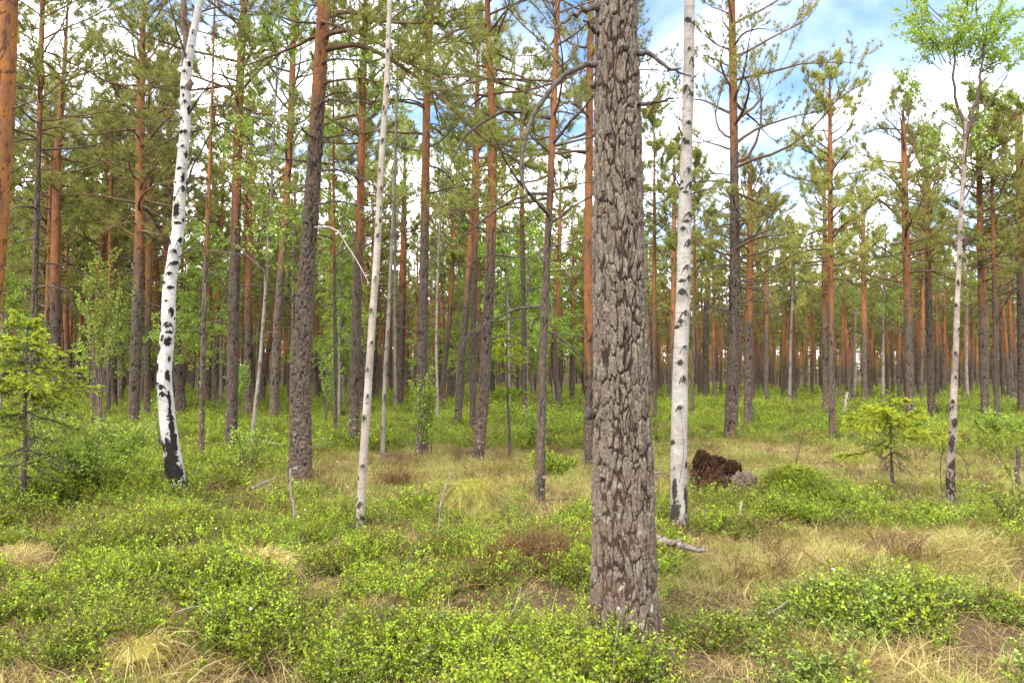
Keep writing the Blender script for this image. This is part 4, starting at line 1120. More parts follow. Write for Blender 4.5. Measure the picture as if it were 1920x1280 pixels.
# ------------------------------------------------------------------ spruce saplings
def spruce(px, py, topy, whorls, label, stem_px=8, dens=1.0, toff=0.42):
    Y = base_of(px, py)
    b = at_depth(px, py, Y)
    zb = gzf(b[0], Y)
    base = np.array([b[0], Y, zb])
    root = thing('spruce_sapling', base, label, 'sapling', 'spruce saplings')
    H = at_depth(px, topy, Y)[2] - zb
    zs = np.linspace(-0.1, H, 14)
    P = np.stack([np.cumsum(rng.normal(size=14) * 0.006), rng.normal(size=14) * 0.004, zs], 1)[None]
    P[0, 0, :2] = 0
    st = Acc()
    r0 = stem_px * 0.5 / FPX * Y
    V, F = tubes(P, r0 * (1.05 - 0.9 * np.linspace(0, 1, 14))[None], 9)
    st.add(V, F, 0)
    link('trunk', st.mesh('trunk', [M['limb_dead']], True), root)
    br = Acc(); fo = Acc()
    for wy, half, n, el, live in whorls:
        z = at_depth(px, wy, Y)[2] - zb
        for k in range(n):
            az = rng.uniform(0, 6.28) if n < 3 else 6.283 * k / n + rng.normal() * 0.25
            Ln = half / FPX * Y * rng.uniform(0.75, 1.1)
            zz_ = z + rng.normal() * 0.03
            Pb, rr = limb_set(None, np.array([[np.interp(zz_, zs, P[0, :, 0]), np.interp(zz_, zs, P[0, :, 1]), zz_]]), np.array([az]), np.array([Ln]), np.array([el + rng.normal() * 0.12]), np.array([0.10]), np.array([0.004 + 0.006 * Ln]))
            V, F = tubes(Pb, rr, 4); br.add(V, F, 0)
            kk = int(max(8, Ln / 0.020))
            P2, l2 = twigs_on(Pb, kk, 0.12, np.array([Ln]), (0.22, 0.42), -0.12 if live else -0.3)
            V, F = tubes(P2, np.broadcast_to(np.array([0.003, 0.0025, 0.002, 0.001]), P2.shape[:2]), 3); br.add(V, F, 0)
            if live > 0:
                s = rng.uniform(0, 1, (len(P2), int(max(80 * live * dens, 6))))
                Q, T = interp_poly(P2, s)
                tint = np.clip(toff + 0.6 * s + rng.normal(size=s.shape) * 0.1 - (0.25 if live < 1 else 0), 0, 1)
                Q, T = Q.reshape(-1, 3), T.reshape(-1, 3)
                D = unit(T * 0.6 + rng.normal(size=T.shape) * np.array([0.7, 0.7, 0.4]) + np.array([0, 0, 0.25]))
                V, F = blades(Q, D, rng.uniform(0.018, 0.032, len(Q)), 0.0085)
                fo.add(V, F, 0, np.repeat(tint.ravel(), 3))
    link('branches', br.mesh('branches', [M['limb_dead']], True), root)
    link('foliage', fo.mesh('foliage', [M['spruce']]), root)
    TRUNKS.append((base[0], base[1], 0.4))
spruce(1674, 912, 742, [(750, 24, 4, .1, .8), (762, 48, 5, 0, 1), (777, 76, 6, -.03, 1), (790, 95, 6, -.06, 1), (802, 70, 3, -.14, .6), (826, 60, 3, -.25, .3), (836, 55, 4, -.4, .15), (850, 50, 4, -.5, 0), (862, 40, 4, -.6, 0), (838, 92, 1, -.05, 1)],
       'small flat topped spruce sapling with yellow green new growth beside the leaning birch')
spruce(46, 945, 598, [(606, 18, 4, .5, 1), (618, 40, 6, .25, 1), (632, 60, 6, .1, 1), (655, 85, 7, .0, 1), (680, 85, 6, -.05, .95), (700, 110, 7, -.1, 1), (722, 120, 7, -.12, 1), (745, 110, 6, -.15, .8), (775, 100, 6, -.2, .55), (805, 100, 5, -.25, .3), (840, 100, 6, -.3, .2), (865, 95, 5, -.35, .5), (895, 80, 4, -.35, .5)],
       'tallest spruce sapling with bright yellow green tips beside the bare orange pine', 12, 0.55, 0.30)
spruce(955, 852, 622, [(630, 14, 5, .5, 1), (642, 26, 6, .2, 1), (655, 38, 6, -.1, 1), (668, 46, 6, -.2, 1), (690, 26, 4, -.2, .5), (712, 20, 3, -.3, .4), (733, 44, 4, -.15, .9), (742, 38, 3, -.2, .8), (775, 26, 3, -.3, .25)],
       'thin dark stemmed spruce sapling with a tufted top beside the leaning orange pine', 7, 0.7, 0.34)
spruce(98, 868, 640, [(660, 20, 5, .2, .8), (690, 45, 5, 0, .8), (715, 58, 6, -.1, 1), (740, 62, 6, -.1, 1), (770, 50, 5, -.2, .5), (800, 55, 5, -.3, .3)], 'shaded spruce sapling half hidden behind the tallest spruce sapling', 8, 0.6, 0.15)

# ------------------------------------------------------------------ leafy saplings and bushes
def sapling(px, py, topy, half, label, nst=4, leaf=0.045, step=0.03, mat_='shrub_leaf', zmin=0.25, tint=0.5, name='leafy_sapling', cat='sapling', tw=10, up=1.1):
    Y = base_of(px, py)
    b = at_depth(px, py, Y)
    zb = gzf(b[0], Y)
    root = thing(name, (b[0], Y, zb), label, cat, 'leafy saplings and bushes')
    H = at_depth(px, topy, Y)[2] - zb
    W = half / FPX * Y
    az = rng.uniform(0, 6.28, nst)
    ss = np.linspace(0, 1, 8)
    ends = np.stack([np.cos(az) * W * rng.uniform(*((0.4, 1.1) if cat == 'bush' else (0.1, 0.7)), nst), np.sin(az) * W * rng.uniform(0.1, 0.9, nst), H * rng.uniform(*((0.45, 1) if cat == 'bush' else (0.75, 1)), nst)], 1)
    P = rng.normal(size=(nst, 1, 3)) * np.array([0.04, 0.04, 0]) + ends[:, None] * np.stack([ss ** 1.4, ss ** 1.4, ss], 1)[None] + np.cumsum(rng.normal(size=(nst, 8, 3)) * 0.02, 1)
    P[:, 0, 2] = -0.1
    st = Acc()
    V, F = tubes(P, (0.006 + 0.005 * H) * (1.05 - 0.85 * ss)[None] * np.ones((nst, 1)), 5); st.add(V, F, 0)
    P2, l2 = twigs_on(P, tw, zmin, np.full(nst, W * 1.5), (0.3, 0.8), 0.35)
    V, F = tubes(P2, np.broadcast_to(np.array([0.004, 0.003, 0.0025, 0.0015]), P2.shape[:2]), 3); st.add(V, F, 0)
    P3, l3 = twigs_on(P2, 5, 0.2, l2, (0.35, 0.7), 0.1)
    V, F = tubes(P3, np.broadcast_to(np.array([0.0025, 0.002, 0.0015, 0.001]), P3.shape[:2]), 3); st.add(V, F, 0)
    fo = Acc()
    leaves_on(fo, P2, step, leaf, 0.1, tint, 0.15); leaves_on(fo, P3, step, leaf, 0.0, tint, 0.15)
    link('stems', st.mesh('stems', [M['twig']], True), root)
    link('foliage', fo.mesh('foliage', [M[mat_]]), root)
    TRUNKS.append((b[0], Y, 0.3))
sapling(190, 835, 490, 70, 'tall grey green leafy sapling behind the two spruce saplings', 5, 0.06, 0.035, zmin=0.5, tw=13)
sapling(175, 805, 540, 60, 'second leafy sapling crowding close to the tall grey green one', 4, 0.06, 0.04, zmin=0.4)
sapling(795, 848, 715, 34, 'round leaved bush wrapped about the foot of a dark pine', 7, 0.045, 0.022, zmin=0.15)
sapling(440, 795, 668, 36, 'fresh green leafy bush at the foot of the straight dark pine', 5, 0.05, 0.028, 'birch_leaf', zmin=0.4)
sapling(610, 800, 640, 34, 'leafy sapling seen between stout grey pine and thin pine pole', 4, 0.05, 0.03, 'birch_leaf', zmin=0.35)
sapling(1035, 890, 855, 28, 'round bright green bush beside the slender pale footed pine', 12, 0.028, 0.012, 'bilberry', zmin=0.1, name='leafy_bush', cat='bush')
sapling(300, 860, 745, 36, 'airy sapling close to the blackened foot of the mottled birch', 5, 0.035, 0.03, zmin=0.2)
sapling(240, 905, 800, 50, 'low leafy bush between tallest spruce sapling and mottled birch', 9, 0.04, 0.022, zmin=0.15, name='leafy_bush', cat='bush')
sapling(150, 930, 835, 60, 'dense low green bush beside the foot of the tallest spruce sapling', 10, 0.04, 0.022, zmin=0.15, name='leafy_bush', cat='bush')
sapling(110, 905, 760, 50, 'twiggy bush in front of the shaded spruce sapling', 7, 0.04, 0.03, zmin=0.2, name='leafy_bush', cat='bush')
sapling(460, 885, 815, 34, 'small leafy bush at the foot of the grey thin birch', 6, 0.04, 0.028, zmin=0.2, name='leafy_bush', cat='bush')
sapling(1010, 830, 765, 30, 'pale leafy bush behind the slender pale footed pine', 6, 0.045, 0.028, zmin=0.15, name='leafy_bush', cat='bush')
sapling(1905, 985, 905, 40, 'leafy bush beside the dark post like stump', 7, 0.035, 0.028, zmin=0.15, name='leafy_bush', cat='bush')
sapling(1880, 830, 790, 44, 'wide bright green bush at the foot of the thick dark edge pine', 9, 0.06, 0.035, 'birch_leaf', zmin=0.1, name='leafy_bush', cat='bush')
sapling(1700, 805, 775, 16, 'small leafy bush tucked behind the flat topped spruce', 5, 0.05, 0.03, zmin=0.1, name='leafy_bush', cat='bush')
sapling(870, 985, 905, 1, 'bare stick sapling with few leaves on the grassy hummock', 1, 0.02, 0.2, zmin=0.6, tw=4)

# ------------------------------------------------------------------ uprooted stump
def lump(c, rad, seed, amp, freq, nu=70, nv=90, sharp=1.0):
    u = np.linspace(0.02, np.pi - 0.02, nu); v = np.linspace(0, 2 * np.pi, nv, endpoint=False)
    U, W = np.meshgrid(u, v, indexing='ij')
    S = np.stack([np.sin(U) * np.cos(W), np.sin(U) * np.sin(W), np.cos(U)], -1)
    k = 1 + amp * (fbm(S * freq + seed, seed, 6) - 0.5) * 2 + amp * 0.8 * (np.abs(vnoise(S * freq * 2.7 + seed, seed + 9) - 0.5) * 2 - 0.5)
    V = np.asarray(c) + S * k[..., None] * np.asarray(rad)
    i = np.arange(nu - 1)[:, None] * nv; j = np.arange(nv)[None]
    F = np.stack(np.broadcast_arrays(i + j, i + (j + 1) % nv, i + nv + (j + 1) % nv, i + nv + j), -1).reshape(-1, 4)
    return V.reshape(-1, 3), F[:, ::-1]
Ys = base_of(1350, 925)
bs_ = at_depth(1350, 925, Ys); zs_ = gzf(bs_[0], Ys)
stump = thing('uprooted_stump', (bs_[0], Ys, zs_), 'dark brown uprooted stump of peat and torn roots in the straw grass', 'stump')
a = Acc()
for c, rad, sd, amp in [((-0.05, 0.1, 0.30), (0.27, 0.15, 0.27), 3, 0.34), ((-0.20, 0.1, 0.54), (0.11, 0.10, 0.15), 5, 0.4), ((-0.05, 0.1, 0.52), (0.15, 0.10, 0.10), 31, 0.4), ((0.13, 0.12, 0.45), (0.17, 0.12, 0.12), 8, 0.4), ((-0.27, 0.02, 0.17), (0.15, 0.16, 0.19), 12, 0.3), ((0.03, 0.0, 0.14), (0.16, 0.14, 0.20), 15, 0.3)]:
    V, F = lump(c, rad, sd, amp, 5.0, 100, 130); a.add(V, F, 0)
link('root_plate', a.mesh('root_plate', [M['peat']]), stump)
a = Acc()
for c, rad, sd in [((0.30, -0.08, 0.20), (0.22, 0.22, 0.22), 21), ((0.46, -0.05, 0.14), (0.16, 0.18, 0.17), 25)]:
    V, F = lump(c, rad, sd, 0.5, 3.0); a.add(V, F, 0)
link('litter_mound', a.mesh('litter_mound', [M['litter']]), stump)
a = Acc()
Q = np.concatenate([np.array([[-0.02, 0.0, 0.35]]) + rng.normal(size=(30, 3)) * np.array([0.13, 0.10, 0.11]), np.array([[0.30, -0.08, 0.15]]) + rng.normal(size=(70, 3)) * np.array([0.12, 0.1, 0.07])])
D = unit(rng.normal(size=Q.shape) + np.array([0, -0.4, 0.2]))
P = stems_acc(a, Q, D, rng.uniform(0.05, 0.14, len(Q)), 5, 0.005, 0, 0.3)
link('torn_roots', a.mesh('torn_roots', [M['limb_dead']], True), stump)
a = Acc()
pixel_limb(a, [(1303, 912), (1298, 895), (1291, 874)], Ys, np.array([bs_[0], Ys, zs_]), 0.014, 0, -0.1, 7, False)
link('root_spike', a.mesh('root_spike', [M['limb_dead']], True), stump)
# ------------------------------------------------------------------ hummocks
HUM = []
def hummock(px, py, rx, ry, h, label, moss, ngrass, gm='dry_grass', nleaf=0):
    p = ground_pt(px, py, 0.05)
    zg = gzf(p[0], p[1])
    HUM.append((p[0], p[1], max(rx, ry) * (0.95 if ngrass > 200 else 0.3)))
    root = thing('grass_hummock', (p[0], p[1], zg), label, 'hummock', 'hummocks')
    a = Acc()
    V, F = lump((0, 0, 0.0), (rx, ry, h), int(px), 0.16, 2.2, 50, 70); a.add(V, F, 0, 0.3 + 0.5 * vnoise(V * 14, 3))
    if moss:
        k = 9000
        u = unit(rng.normal(size=(k, 3)) * np.array([1, 1, 1])); u[:, 2] = np.abs(u[:, 2])
        u = u[u[:, 2] > 0.35]
        Q = u * np.array([rx, ry, h]) * rng.uniform(0.95, 1.1, (len(u), 1))
        V, F = blades(Q, unit(u + rng.normal(size=u.shape) * 0.5), rng.uniform(0.012, 0.03, len(Q)), 0.005)
        a.add(V, F, 0, np.repeat(np.clip(rng.normal(0.55, 0.25, len(Q)), 0, 1), 3))
    link('moss_dome', a.mesh('moss_dome', [M['moss']], True), root)
    g_ = Acc()
    az = rng.uniform(0, 6.28, ngrass); rr = np.sqrt(rng.uniform(0.25 if moss else 0, 1, ngrass))
    Q = np.stack([np.cos(az) * rr * rx, np.sin(az) * rr * ry, h * np.sqrt(np.clip(1 - rr ** 2, 0, 1)) * 0.95], 1)
    out = np.stack([np.cos(az), np.sin(az), np.zeros(ngrass)], 1)
    s = np.linspace(0, 1, 5)[None, :, None]
    ln = rng.uniform(0.12, 0.3, ngrass)[:, None, None]
    P = Q[:, None] + ln * (out[:, None] * (0.75 * s) + np.array([0, 0, 1.0]) * (0.5 * s - 1.15 * s ** 2)) + rng.normal(size=(ngrass, 1, 3)) * 0.07 * s
    S = unit(np.cross(out, np.array([0, 0, 1.0])) + rng.normal(size=(ngrass, 3)) * 0.6)[:, None] * 0.0019 * (1 - 0.8 * s)
    V = np.stack([P - S, P + S], 2)
    b = np.arange(ngrass)[:, None] * 10; i = np.arange(4)[None] * 2
    F = np.stack([b + i, b + i + 1, b + i + 3, b + i + 2], -1).reshape(-1, 4)
    g_.add(V, F, 0, np.repeat(rng.random(ngrass), 10))
    link('drooping_grass', g_.mesh('drooping_grass', [M[gm]]), root)
hummock(885, 985, 0.30, 0.26, 0.33, 'moss topped hummock with drooping straw behind the brown heather', True, 800, 'old_grass')
hummock(478, 1095, 0.24, 0.22, 0.13, 'pale straw tussock in the bilberries nearest the mottled birch', False, 1500)
hummock(45, 1030, 0.2, 0.2, 0.11, 'straw tussock below the tallest spruce sapling', False, 700)
hummock(255, 1235, 0.20, 0.2, 0.10, 'long bladed straw tussock closest to the viewer', False, 420)
hummock(1400, 945, 0.26, 0.25, 0.11, 'low rusty moss hummock between uprooted stump and green mound', True, 400)
hummock(1478, 938, 0.25, 0.28, 0.33, 'green mossy mound overgrown with bilberry past the uprooted stump', True, 150)

# ------------------------------------------------------------------ dead wood lying and standing
def stick(paths, label, r0, mat_, name='dead_stick', cat='stick', dy=0.0, Y=None, sub=True, group=None, zc=0.1):
    px, py = paths[0]
    p = ground_pt(px, py, zc)
    root = thing(name, p, label, cat, group)
    return root, p
def standing(path, label, r0, mat_, name='dead_sapling', cat='dead sapling', sub=True, tip=0.3, sides=8):
    Y = base_of(*path[0])
    p = at_depth(path[0][0], path[0][1], Y)
    base = np.array([p[0], Y, gzf(p[0], Y)])
    a = Acc()
    low = (path[0][0], path[0][1] + 0.25 / Y * FPX)
    pixel_limb(a, [low] + path, Y, base, r0, 0, 0, sides, sub, npt=20, tip=tip)
    o = link(name, a.mesh(name, [M[mat_]], True), None, base)
    tag(o, label, cat, 'standing dead sticks')
standing([(550, 982), (553, 955), (546, 925), (544, 880)], 'crooked grey dead stem standing before the stout grey pine', 0.018, 'grey_wood', sub=False, tip=0.6)
standing([(822, 1015), (822, 985), (828, 940), (838, 905), (845, 885)], 'leaning grey dead sapling stuck in front of the moss topped hummock', 0.012, 'grey_wood')
standing([(735, 1150), (745, 1110), (755, 1075), (765, 1045), (778, 1030)], 'thin dark dead twig standing in straw below the slim birch', 0.006, 'limb_dead')
standing([(1490, 905), (1492, 880), (1496, 845), (1505, 815), (1510, 800)], 'thin dark bare sapling behind the green mossy mound', 0.011, 'limb_dead')
standing([(1908, 905), (1907, 880), (1909, 860), (1905, 838)], 'dark post like stump of a broken sapling', 0.035, 'limb_dead', 'broken_stump', 'stump', False, 0.75)
standing([(1583, 778), (1585, 755), (1589, 735)], 'pale broken snag with a bleached split top in the clearing', 0.075, 'pale_wood', 'broken_snag', 'snag', False, 0.6)
standing([(1386, 975), (1388, 955), (1389, 943)], 'short white broken stake beside the rusty moss hummock', 0.022, 'pale_wood', 'broken_stump', 'stump', False, 0.4)
standing([(1765, 915), (1763, 870), (1768, 840), (1764, 800)], 'thin twig beside the foot of the leaning speckled birch', 0.008, 'limb_dead')
standing([(1825, 912), (1815, 890), (1808, 860), (1785, 835)], 'bare twig leaning onto the leaning speckled birch', 0.010, 'limb_dead')
standing([(1145, 1275), (1150, 1240), (1156, 1190), (1168, 1120)], 'single tall grass stalk before the massive pine', 0.0022, 'grey_wood', 'grass_stalk', 'grass stalk', False, 0.7, 5)
for k, (x, y0_, x1, y1_) in enumerate([(105, 905, 118, 780), (165, 890, 150, 760), (265, 850, 285, 740), (205, 880, 230, 770), (405, 800, 398, 690), (75, 900, 60, 790)]):
    standing([(x, y0_), ((x + x1) / 2 + 6, (y0_ + y1_) / 2), (x1, y1_)],
             ['bare thin stem between the two spruce saplings', 'bare twiggy stem in front of the leafy sapling thicket', 'bare dark stem close before the dark pine behind the mottled birch', 'bare stem in the low bush between spruce and birch', 'bare thin stem behind the thin young pine', 'bare stem rising through the tallest spruce'][k], 0.010, 'limb_dead')
def lying(path, label, r0, mat_, zoff=0.10, tip=0.35, sides=10, name='fallen_branch', cat='branch', sub=True):
    """a branch lying on the cover: every point on the ground"""
    W = np.array([ground_pt(px, py, 0.1) for px, py in path])
    W[:, 2] = gz(W[:, 0], W[:, 1]) + zoff + np.linspace(0, 0.05, len(W))
    base = W[0].copy()
    k = len(W); npt = 18
    s = np.linspace(0, k - 1, npt)
    P = np.stack([np.interp(s, np.arange(k), (W - base)[:, i]) for i in range(3)], 1)
    P[1:-1] = 0.25 * P[:-2] + 0.5 * P[1:-1] + 0.25 * P[2:]
    P = P[None] + rng.normal(size=(1, npt, 3)) * r0 * 0.25
    a = Acc()
    V, F = tubes(P, r0 * (1 - (1 - tip) * np.linspace(0, 1, npt))[None] * (1 + 0.07 * rng.normal(size=(1, npt))), sides); a.add(V, F, 0)
    if sub:
        Pt, lt = twigs_on(P, 4, 0.35, np.array([np.linalg.norm(W[-1] - W[0])]), (0.08, 0.2), 0.1)
        V, F = tubes(Pt, np.broadcast_to(r0 * np.array([0.4, 0.33, 0.25, 0.12]), Pt.shape[:2]), 4); a.add(V, F, 0)
    o = link(name, a.mesh(name, [M[mat_]], True), None, base)
    tag(o, label, cat, 'fallen branches')
lying([(918, 1240), (930, 1205), (950, 1170), (965, 1135), (978, 1110)], 'pale bleached stick lying in the bilberries before the massive pine', 0.009, 'grey_wood', 0.13)
lying([(1222, 1020), (1250, 1024), (1285, 1034), (1325, 1044)], 'weathered grey log end lying beside the massive pine', 0.042, 'grey_wood', 0.13, 0.35, 14, 'fallen_log', 'log')
lying([(470, 920), (492, 913), (515, 906)], 'short grey stick lying between mottled birch and stout grey pine', 0.018, 'grey_wood', 0.18, 0.7)
lying([(485, 840), (530, 846), (580, 849), (602, 852)], 'long thin fallen pole lying behind the stout grey pine', 0.02, 'grey_wood', 0.25)
lying([(1022, 768), (1040, 772), (1055, 778)], 'fallen branch lying behind the slender pale footed pine', 0.05, 'grey_wood', 0.35, 0.6)
lying([(1560, 1075), (1580, 1084), (1592, 1092)], 'short pale stick lying in the straw of the clearing', 0.009, 'pale_wood', 0.16)
lying([(1440, 1155), (1465, 1152), (1480, 1150)], 'small twig lying in the dark shrubs of the clearing side', 0.006, 'grey_wood', 0.18)
lying([(1240, 905), (1220, 910), (1195, 905)], 'thin fallen branch half hidden behind the massive pine foot', 0.016, 'grey_wood', 0.22)
lying([(380, 918), (400, 914), (420, 916)], 'rotten dark branch piece beside the blackened birch foot', 0.03, 'limb_dead', 0.10, 0.6)
lying([(325, 1190), (350, 1182), (375, 1178), (400, 1190)], 'grey twig lying below the pale straw tussock', 0.006, 'grey_wood', 0.17)
lying([(1470, 742), (1490, 748), (1500, 735), (1520, 730)], 'tangled fallen branches far back between the airy pine and clearing pine', 0.06, 'grey_wood', 0.5)
# cotton grass heads
for k, (px, py, h) in enumerate([(572, 955, .25), (560, 968, .2), (470, 1140, .2), (1160, 1140, .22), (1175, 1128, .3), (405, 990, .2), (652, 912, .3), (632, 865, .35)]):
    Y = base_of(px, py + h / 7 * 300) if False else ground_pt(px, py, 0.3)[1]
    p = at_depth(px, py, Y)
    zg = gzf(p[0], Y)
    a = Acc()
    P = np.stack([np.zeros(5), np.zeros(5), np.linspace(-0.03, p[2] - zg, 5)], 1)[None]
    V, F = tubes(P, np.full((1, 5), 0.0013), 4); a.add(V, F, 1)
    D = unit(rng.normal(size=(140, 3)) + np.array([0, 0, 0.2]))
    V, F = blades(np.tile([[0, 0, p[2] - zg]], (140, 1)), D, rng.uniform(0.006, 0.013, 140), 0.003); a.add(V, F, 0)
    o = link('cotton_grass', a.mesh('cotton_grass', [M['cotton'], M['stem']]), None, (p[0], Y, zg))
    tag(o, ['white cotton grass head beside the crooked dead stem', 'lower cotton grass head near the crooked dead stem', 'white cotton grass head below the pale straw tussock', 'lower white cotton head against the massive pine foot', 'upper white cotton head against the massive pine foot', 'lone cotton grass head in the bilberries past the blackened birch foot', 'cotton grass head beside the slim birch', 'far cotton grass head in straw behind the slim birch'][k], 'cotton grass', 'cotton grass heads')

# ------------------------------------------------------------------ pines deeper in the stand
def pine_variant(seed, H, z0, Rmax, nb, dead, zd, bend):
    zz_ = np.array([-0.3, H * 0.15, H * 0.35, H * 0.6, H * 0.8, H])
    cx = np.stack([np.cumsum(rng.normal(size=6) * bend), np.cumsum(rng.normal(size=6) * bend)], 1)
    cx -= cx[0]
    r0 = 0.013 * H
    rad = np.array([1.05, 0.92, 0.78, 0.58, 0.36, 0.08]) * r0
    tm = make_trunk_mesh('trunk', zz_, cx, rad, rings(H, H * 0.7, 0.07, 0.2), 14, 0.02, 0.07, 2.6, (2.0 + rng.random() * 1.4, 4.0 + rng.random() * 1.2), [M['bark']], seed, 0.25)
    lm, fm = pine_parts(zz_, cx, rad, z0, H, Rmax, nb, DET_FAR, dead, True, zd, 0.55, 7)
    return tm, lm, fm
VARI = [pine_variant(101, 13.0, 6.4, 2.6, 42, 22, 2.4, 0.05), pine_variant(102, 12.5, 6.0, 2.7, 44, 26, 2.2, 0.06), pine_variant(103, 13.5, 7.2, 2.4, 40, 22, 2.6, 0.05), pine_variant(104, 12.0, 5.4, 2.7, 44, 26, 2.0, 0.10),
        pine_variant(105, 13.0, 6.8, 2.2, 40, 20, 2.8, 0.04), pine_variant(106, 11.5, 5.2, 2.5, 44, 22, 2.2, 0.12), pine_variant(107, 13.8, 6.8, 2.8, 46, 24, 2.6, 0.07), pine_variant(108, 12.2, 6.2, 2.3, 38, 22, 2.0, 0.08)]
MARKS = [(-5, 'the bare orange pine'), (45, 'the tallest spruce'), (250, 'the dark pine'), (318, 'the mottled birch'), (437, 'the straight dark pine'), (565, 'the stout grey pine'), (697, 'the slim birch'), (791, 'the bush wrapped pine'),
         (905, 'the leaning orange pine'), (1017, 'the pale footed pine'), (1167, 'the massive pine'), (1275, 'the pale birch'), (1374, 'the tall airy pine'), (1558, 'the clearing pine'), (1674, 'the flat spruce'), (1790, 'the speckled birch'), (1917, 'the edge pine')]
far = []
tries = 0
TX = [(t[0], t[1], t[2]) for t in TRUNKS]
N_INDIV = 236
while len(far) < N_INDIV and tries < 60000:
    tries += 1
    Y = math.sqrt(rng.uniform(22.0 ** 2, 72.0 ** 2))
    px = rng.uniform(-60, 1980)
    x = (px - 960) / FPX * Y
    ymin = 24 if px < 420 else 30 if px < 700 else 36 if px < 1120 else 40
    if Y < ymin: continue
    if any((x - a_) ** 2 + (Y - b_) ** 2 < (0.9 + c_) ** 2 for a_, b_, c_ in TX): continue
    if any((x - q[0]) ** 2 + (Y - q[1]) ** 2 < 1.7 ** 2 for q in far): continue
    far.append((x, Y, px))
ORD = ['first', 'second', 'third', 'fourth', 'fifth', 'sixth', 'seventh', 'eighth', 'ninth', 'tenth', 'eleventh', 'twelfth', 'thirteenth', 'fourteenth', 'fifteenth', 'sixteenth', 'seventeenth', 'eighteenth', 'nineteenth', 'twentieth',
       'twenty-first', 'twenty-second', 'twenty-third', 'twenty-fourth', 'twenty-fifth', 'twenty-sixth', 'twenty-seventh', 'twenty-eighth']
cells = {}
for q in far:
    k = 0
    while k < len(MARKS) - 1 and q[2] > MARKS[k + 1][0]: k += 1
    k = min(k, len(MARKS) - 2)
    band = 'mid-distance' if q[1] < 42 else 'distant' if q[1] < 57 else 'far-off'
    cells.setdefault((k, band), []).append(q)
for (k, band), lst in cells.items():
    lst.sort(key=lambda q: q[2])
    for i, (x, Y, px) in enumerate(lst):
        v = int(rng.integers(len(VARI)))
        tall = np.interp(px, [0, 500, 1000, 1300, 1900], [1.12, 1.08, 1.0, 0.86, 0.92]) * rng.uniform(0.86, 1.1)
        lab = '%s pine, %s counted from %s towards %s' % (band, ORD[min(i, 27)], MARKS[k][1], MARKS[k + 1][1])
        root = thing('pine_tree', (x, Y, gzf(x, Y)), lab, 'tree', PINE_GROUP)
        root.rotation_euler = (rng.normal() * 0.015, rng.normal() * 0.02, rng.uniform(0, 6.28))
        wid = rng.uniform(0.75, 1.1)
        root.scale = (tall * wid, tall * wid, tall)
        for nm, me in zip(('trunk', 'limbs', 'crown'), VARI[v]):
            link(nm, me, root)
def young_birch_variant(seed, H):
    zz_ = np.array([-0.2, H * 0.4, H * 0.75, H])
    cx = np.stack([np.cumsum(rng.normal(size=4) * 0.12), np.cumsum(rng.normal(size=4) * 0.12)], 1)
    cx -= cx[0]
    rad = np.array([1.0, 0.75, 0.45, 0.12]) * 0.007 * H
    tm = make_trunk_mesh('trunk', zz_, cx, rad, rings(H, H * 0.5, 0.1, 0.25), 10, 0, 0.05, 1, None, [M['birch_grey']], seed, 0.1, [(z_, rng.uniform(0, 6.28), .08, .8, 'chev') for z_ in np.arange(0.3, H, 0.5)])
    lm, fm = birch_crown(zz_, cx, rad, H * 0.22, H, 0.24 * H, 46, 0.034, 0.075, 0.55, 0.85, 9)
    return tm, lm, fm
YB = [young_birch_variant(201 + i, h_) for i, h_ in enumerate((6.5, 7.5, 8.5, 9.5))]
young = []
tries = 0
while len(young) < 30 and tries < 9000:
    tries += 1
    Y = math.sqrt(rng.uniform(24.0 ** 2, 62.0 ** 2))
    px = rng.uniform(380, 1080) if rng.random() < 0.55 else rng.uniform(-40, 1960)
    x = (px - 960) / FPX * Y
    if px > 1080 and Y < 44: continue
    if any((x - a_) ** 2 + (Y - b_) ** 2 < (0.5 + c_) ** 2 for a_, b_, c_ in TX): continue
    if any((x - q[0]) ** 2 + (Y - q[1]) ** 2 < 0.8 ** 2 for q in far + young): continue
    young.append((x, Y, px))
cells = {}
for q in young:
    k = 0
    while k < len(MARKS) - 2 and q[2] > MARKS[k + 1][0]: k += 1
    cells.setdefault((k, 'mid-distance' if q[1] < 42 else 'distant'), []).append(q)
for (k, band), lst in cells.items():
    lst.sort(key=lambda q: q[2])
    for i, (x, Y, px) in enumerate(lst):
        root = thing('birch_tree', (x, Y, gzf(x, Y)), '%s leafy young birch, %s counted from %s towards %s' % (band, ORD[i], MARKS[k][1], MARKS[k + 1][1]), 'tree', 'young birches between the pines')
        root.rotation_euler = (0, 0, rng.uniform(0, 6.28))
        f_ = rng.uniform(0.8, 1.15) * (1.0 if px < 1100 else 0.8)
        root.scale = (f_, f_, f_)
        for nm, me in zip(('trunk', 'limbs', 'crown'), YB[int(rng.integers(len(YB)))]):
            link(nm, me, root)
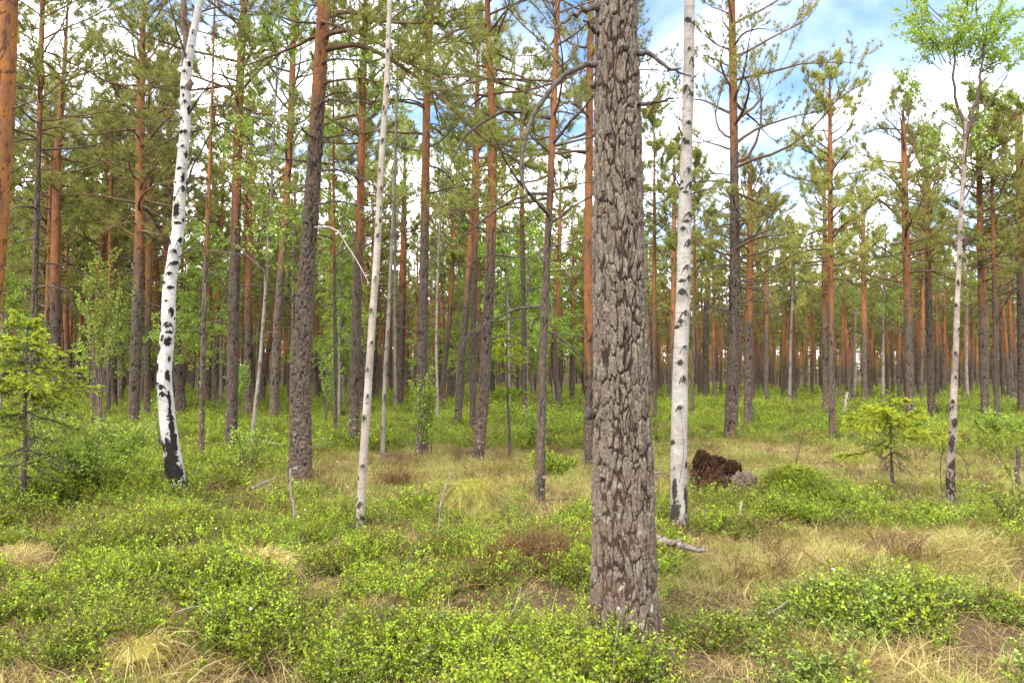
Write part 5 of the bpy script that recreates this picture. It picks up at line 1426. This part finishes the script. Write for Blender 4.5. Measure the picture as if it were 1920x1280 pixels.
# the wood beyond, seen only as one mass of stems and crowns
FARC = bpy.data.collections.new('far_pine_stock')
for i, (tm, lm, fm) in enumerate(VARI):
    pass
def join_variant(i, H, z0, Rmax):
    a = Acc()
    zz_ = np.array([-0.3, 2.0, 5.0, 9.0, H])
    cx = np.cumsum(rng.normal(size=(1, 5, 2)) * 0.06, 1)
    P = np.concatenate([cx, np.broadcast_to(zz_[None, :, None], (1, 5, 1))], 2)
    z2 = np.linspace(-0.3, H, 14)
    Pn = np.stack([np.interp(z2, zz_, P[0, :, k]) for k in range(3)], 1)[None]
    V, F = tubes(Pn, 0.155 * (1.05 - 0.9 * np.linspace(0, 1, 14))[None], 7)
    nlow = 5
    up = np.repeat(sstep(z2, 1.8, 4.2), 7)
    nb = 34
    zb = np.sort(rng.uniform(z0, H, nb)); t = (zb - z0) / (H - z0)
    Ln = Rmax * crown_profile(t) * rng.uniform(0.6, 1.1, nb)
    base = np.stack([np.interp(zb, z2, Pn[0, :, 0]), np.interp(zb, z2, Pn[0, :, 1]), zb], 1)
    Pl, rr = limb_set(zb, base, rng.uniform(0, 6.28, nb), Ln, 0.05 + 0.7 * t, rng.normal(0, 0.3, nb), 0.012 + 0.012 * Ln, 5)
    V2, F2 = tubes(Pl, rr, 3)
    fol = Acc()
    P2, l2 = twigs_on(Pl, 8, 0.25, Ln, (0.3, 0.6))
    needles_on(fol, P2, 0.055, 4, 0.22, 0.055, 0.1, 0.55)
    Vf = np.concatenate(fol.V); Ff = np.concatenate([np.concatenate(x_) for x_ in fol.G.values()])
    n1, n2 = len(V), len(V) + len(V2)
    tint = np.concatenate([np.zeros(n1), np.zeros(len(V2)), np.concatenate(fol.A)])
    plate = np.concatenate([rng.random(n1), np.full(len(V2), .5), np.zeros(len(Vf))])
    upper = np.concatenate([up, np.ones(len(V2)), np.zeros(len(Vf))])
    me = mesh_np('far_pine_%d' % i, np.concatenate([V, V2, Vf]), [(F, 0), (F2 + n1, 0), (Ff + n2, 1)], [M['bark'], M['needle']], {'tint': ('POINT', tint), 'plate': ('POINT', plate), 'upper': ('POINT', upper), 'relief': ('POINT', np.ones(len(tint)))})
    o = bpy.data.objects.new('far_pine_%d' % i, me)
    FARC.objects.link(o)
for i in range(2):
    join_variant(5 + i, 5.5 + i, 0.7, 1.3)
for i in range(5):
    join_variant(i, rng.uniform(11.5, 13.5), rng.uniform(5.2, 7.4), rng.uniform(2.0, 2.7))
nF = 3200
yy = np.sqrt(rng.uniform(72.0 ** 2, 230.0 ** 2, nF))
xx = rng.uniform(-0.80, 0.80, nF) * yy
pf = np.stack([xx, yy, gz(xx, yy)], 1)
hs = np.interp(xx / yy, [-0.64, -0.3, 0.0, 0.2, 0.64], [1.1, 1.08, 1.0, 0.88, 0.92])
scatter('far_forest', pf, np.stack([rng.normal(size=nF) * 0.02, rng.normal(size=nF) * 0.02, rng.uniform(0, 6.28, nF)], 1), hs * rng.uniform(0.8, 1.12, nF), np.where((rng.random(nF) < 0.5) & (yy > 125), rng.integers(5, 7, nF), rng.integers(0, 5, nF)), FARC,
        'far mass of pine stems and crowns closing the view', 'forest')

# ------------------------------------------------------------------ the cover itself
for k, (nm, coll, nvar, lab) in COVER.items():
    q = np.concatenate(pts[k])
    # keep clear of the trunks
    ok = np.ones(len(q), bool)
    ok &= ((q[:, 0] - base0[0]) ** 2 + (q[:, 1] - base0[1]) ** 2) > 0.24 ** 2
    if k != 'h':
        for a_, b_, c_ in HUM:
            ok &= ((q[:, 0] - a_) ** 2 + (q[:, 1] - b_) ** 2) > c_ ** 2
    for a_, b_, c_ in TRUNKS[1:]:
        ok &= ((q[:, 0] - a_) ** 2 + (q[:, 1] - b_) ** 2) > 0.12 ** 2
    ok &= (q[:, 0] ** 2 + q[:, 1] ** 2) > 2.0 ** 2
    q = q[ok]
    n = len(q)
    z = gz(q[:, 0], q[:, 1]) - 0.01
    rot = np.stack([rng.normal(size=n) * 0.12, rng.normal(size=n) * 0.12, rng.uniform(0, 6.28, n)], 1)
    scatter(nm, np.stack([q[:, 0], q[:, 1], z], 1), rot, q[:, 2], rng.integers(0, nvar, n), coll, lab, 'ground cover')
    print('cover', nm, n)
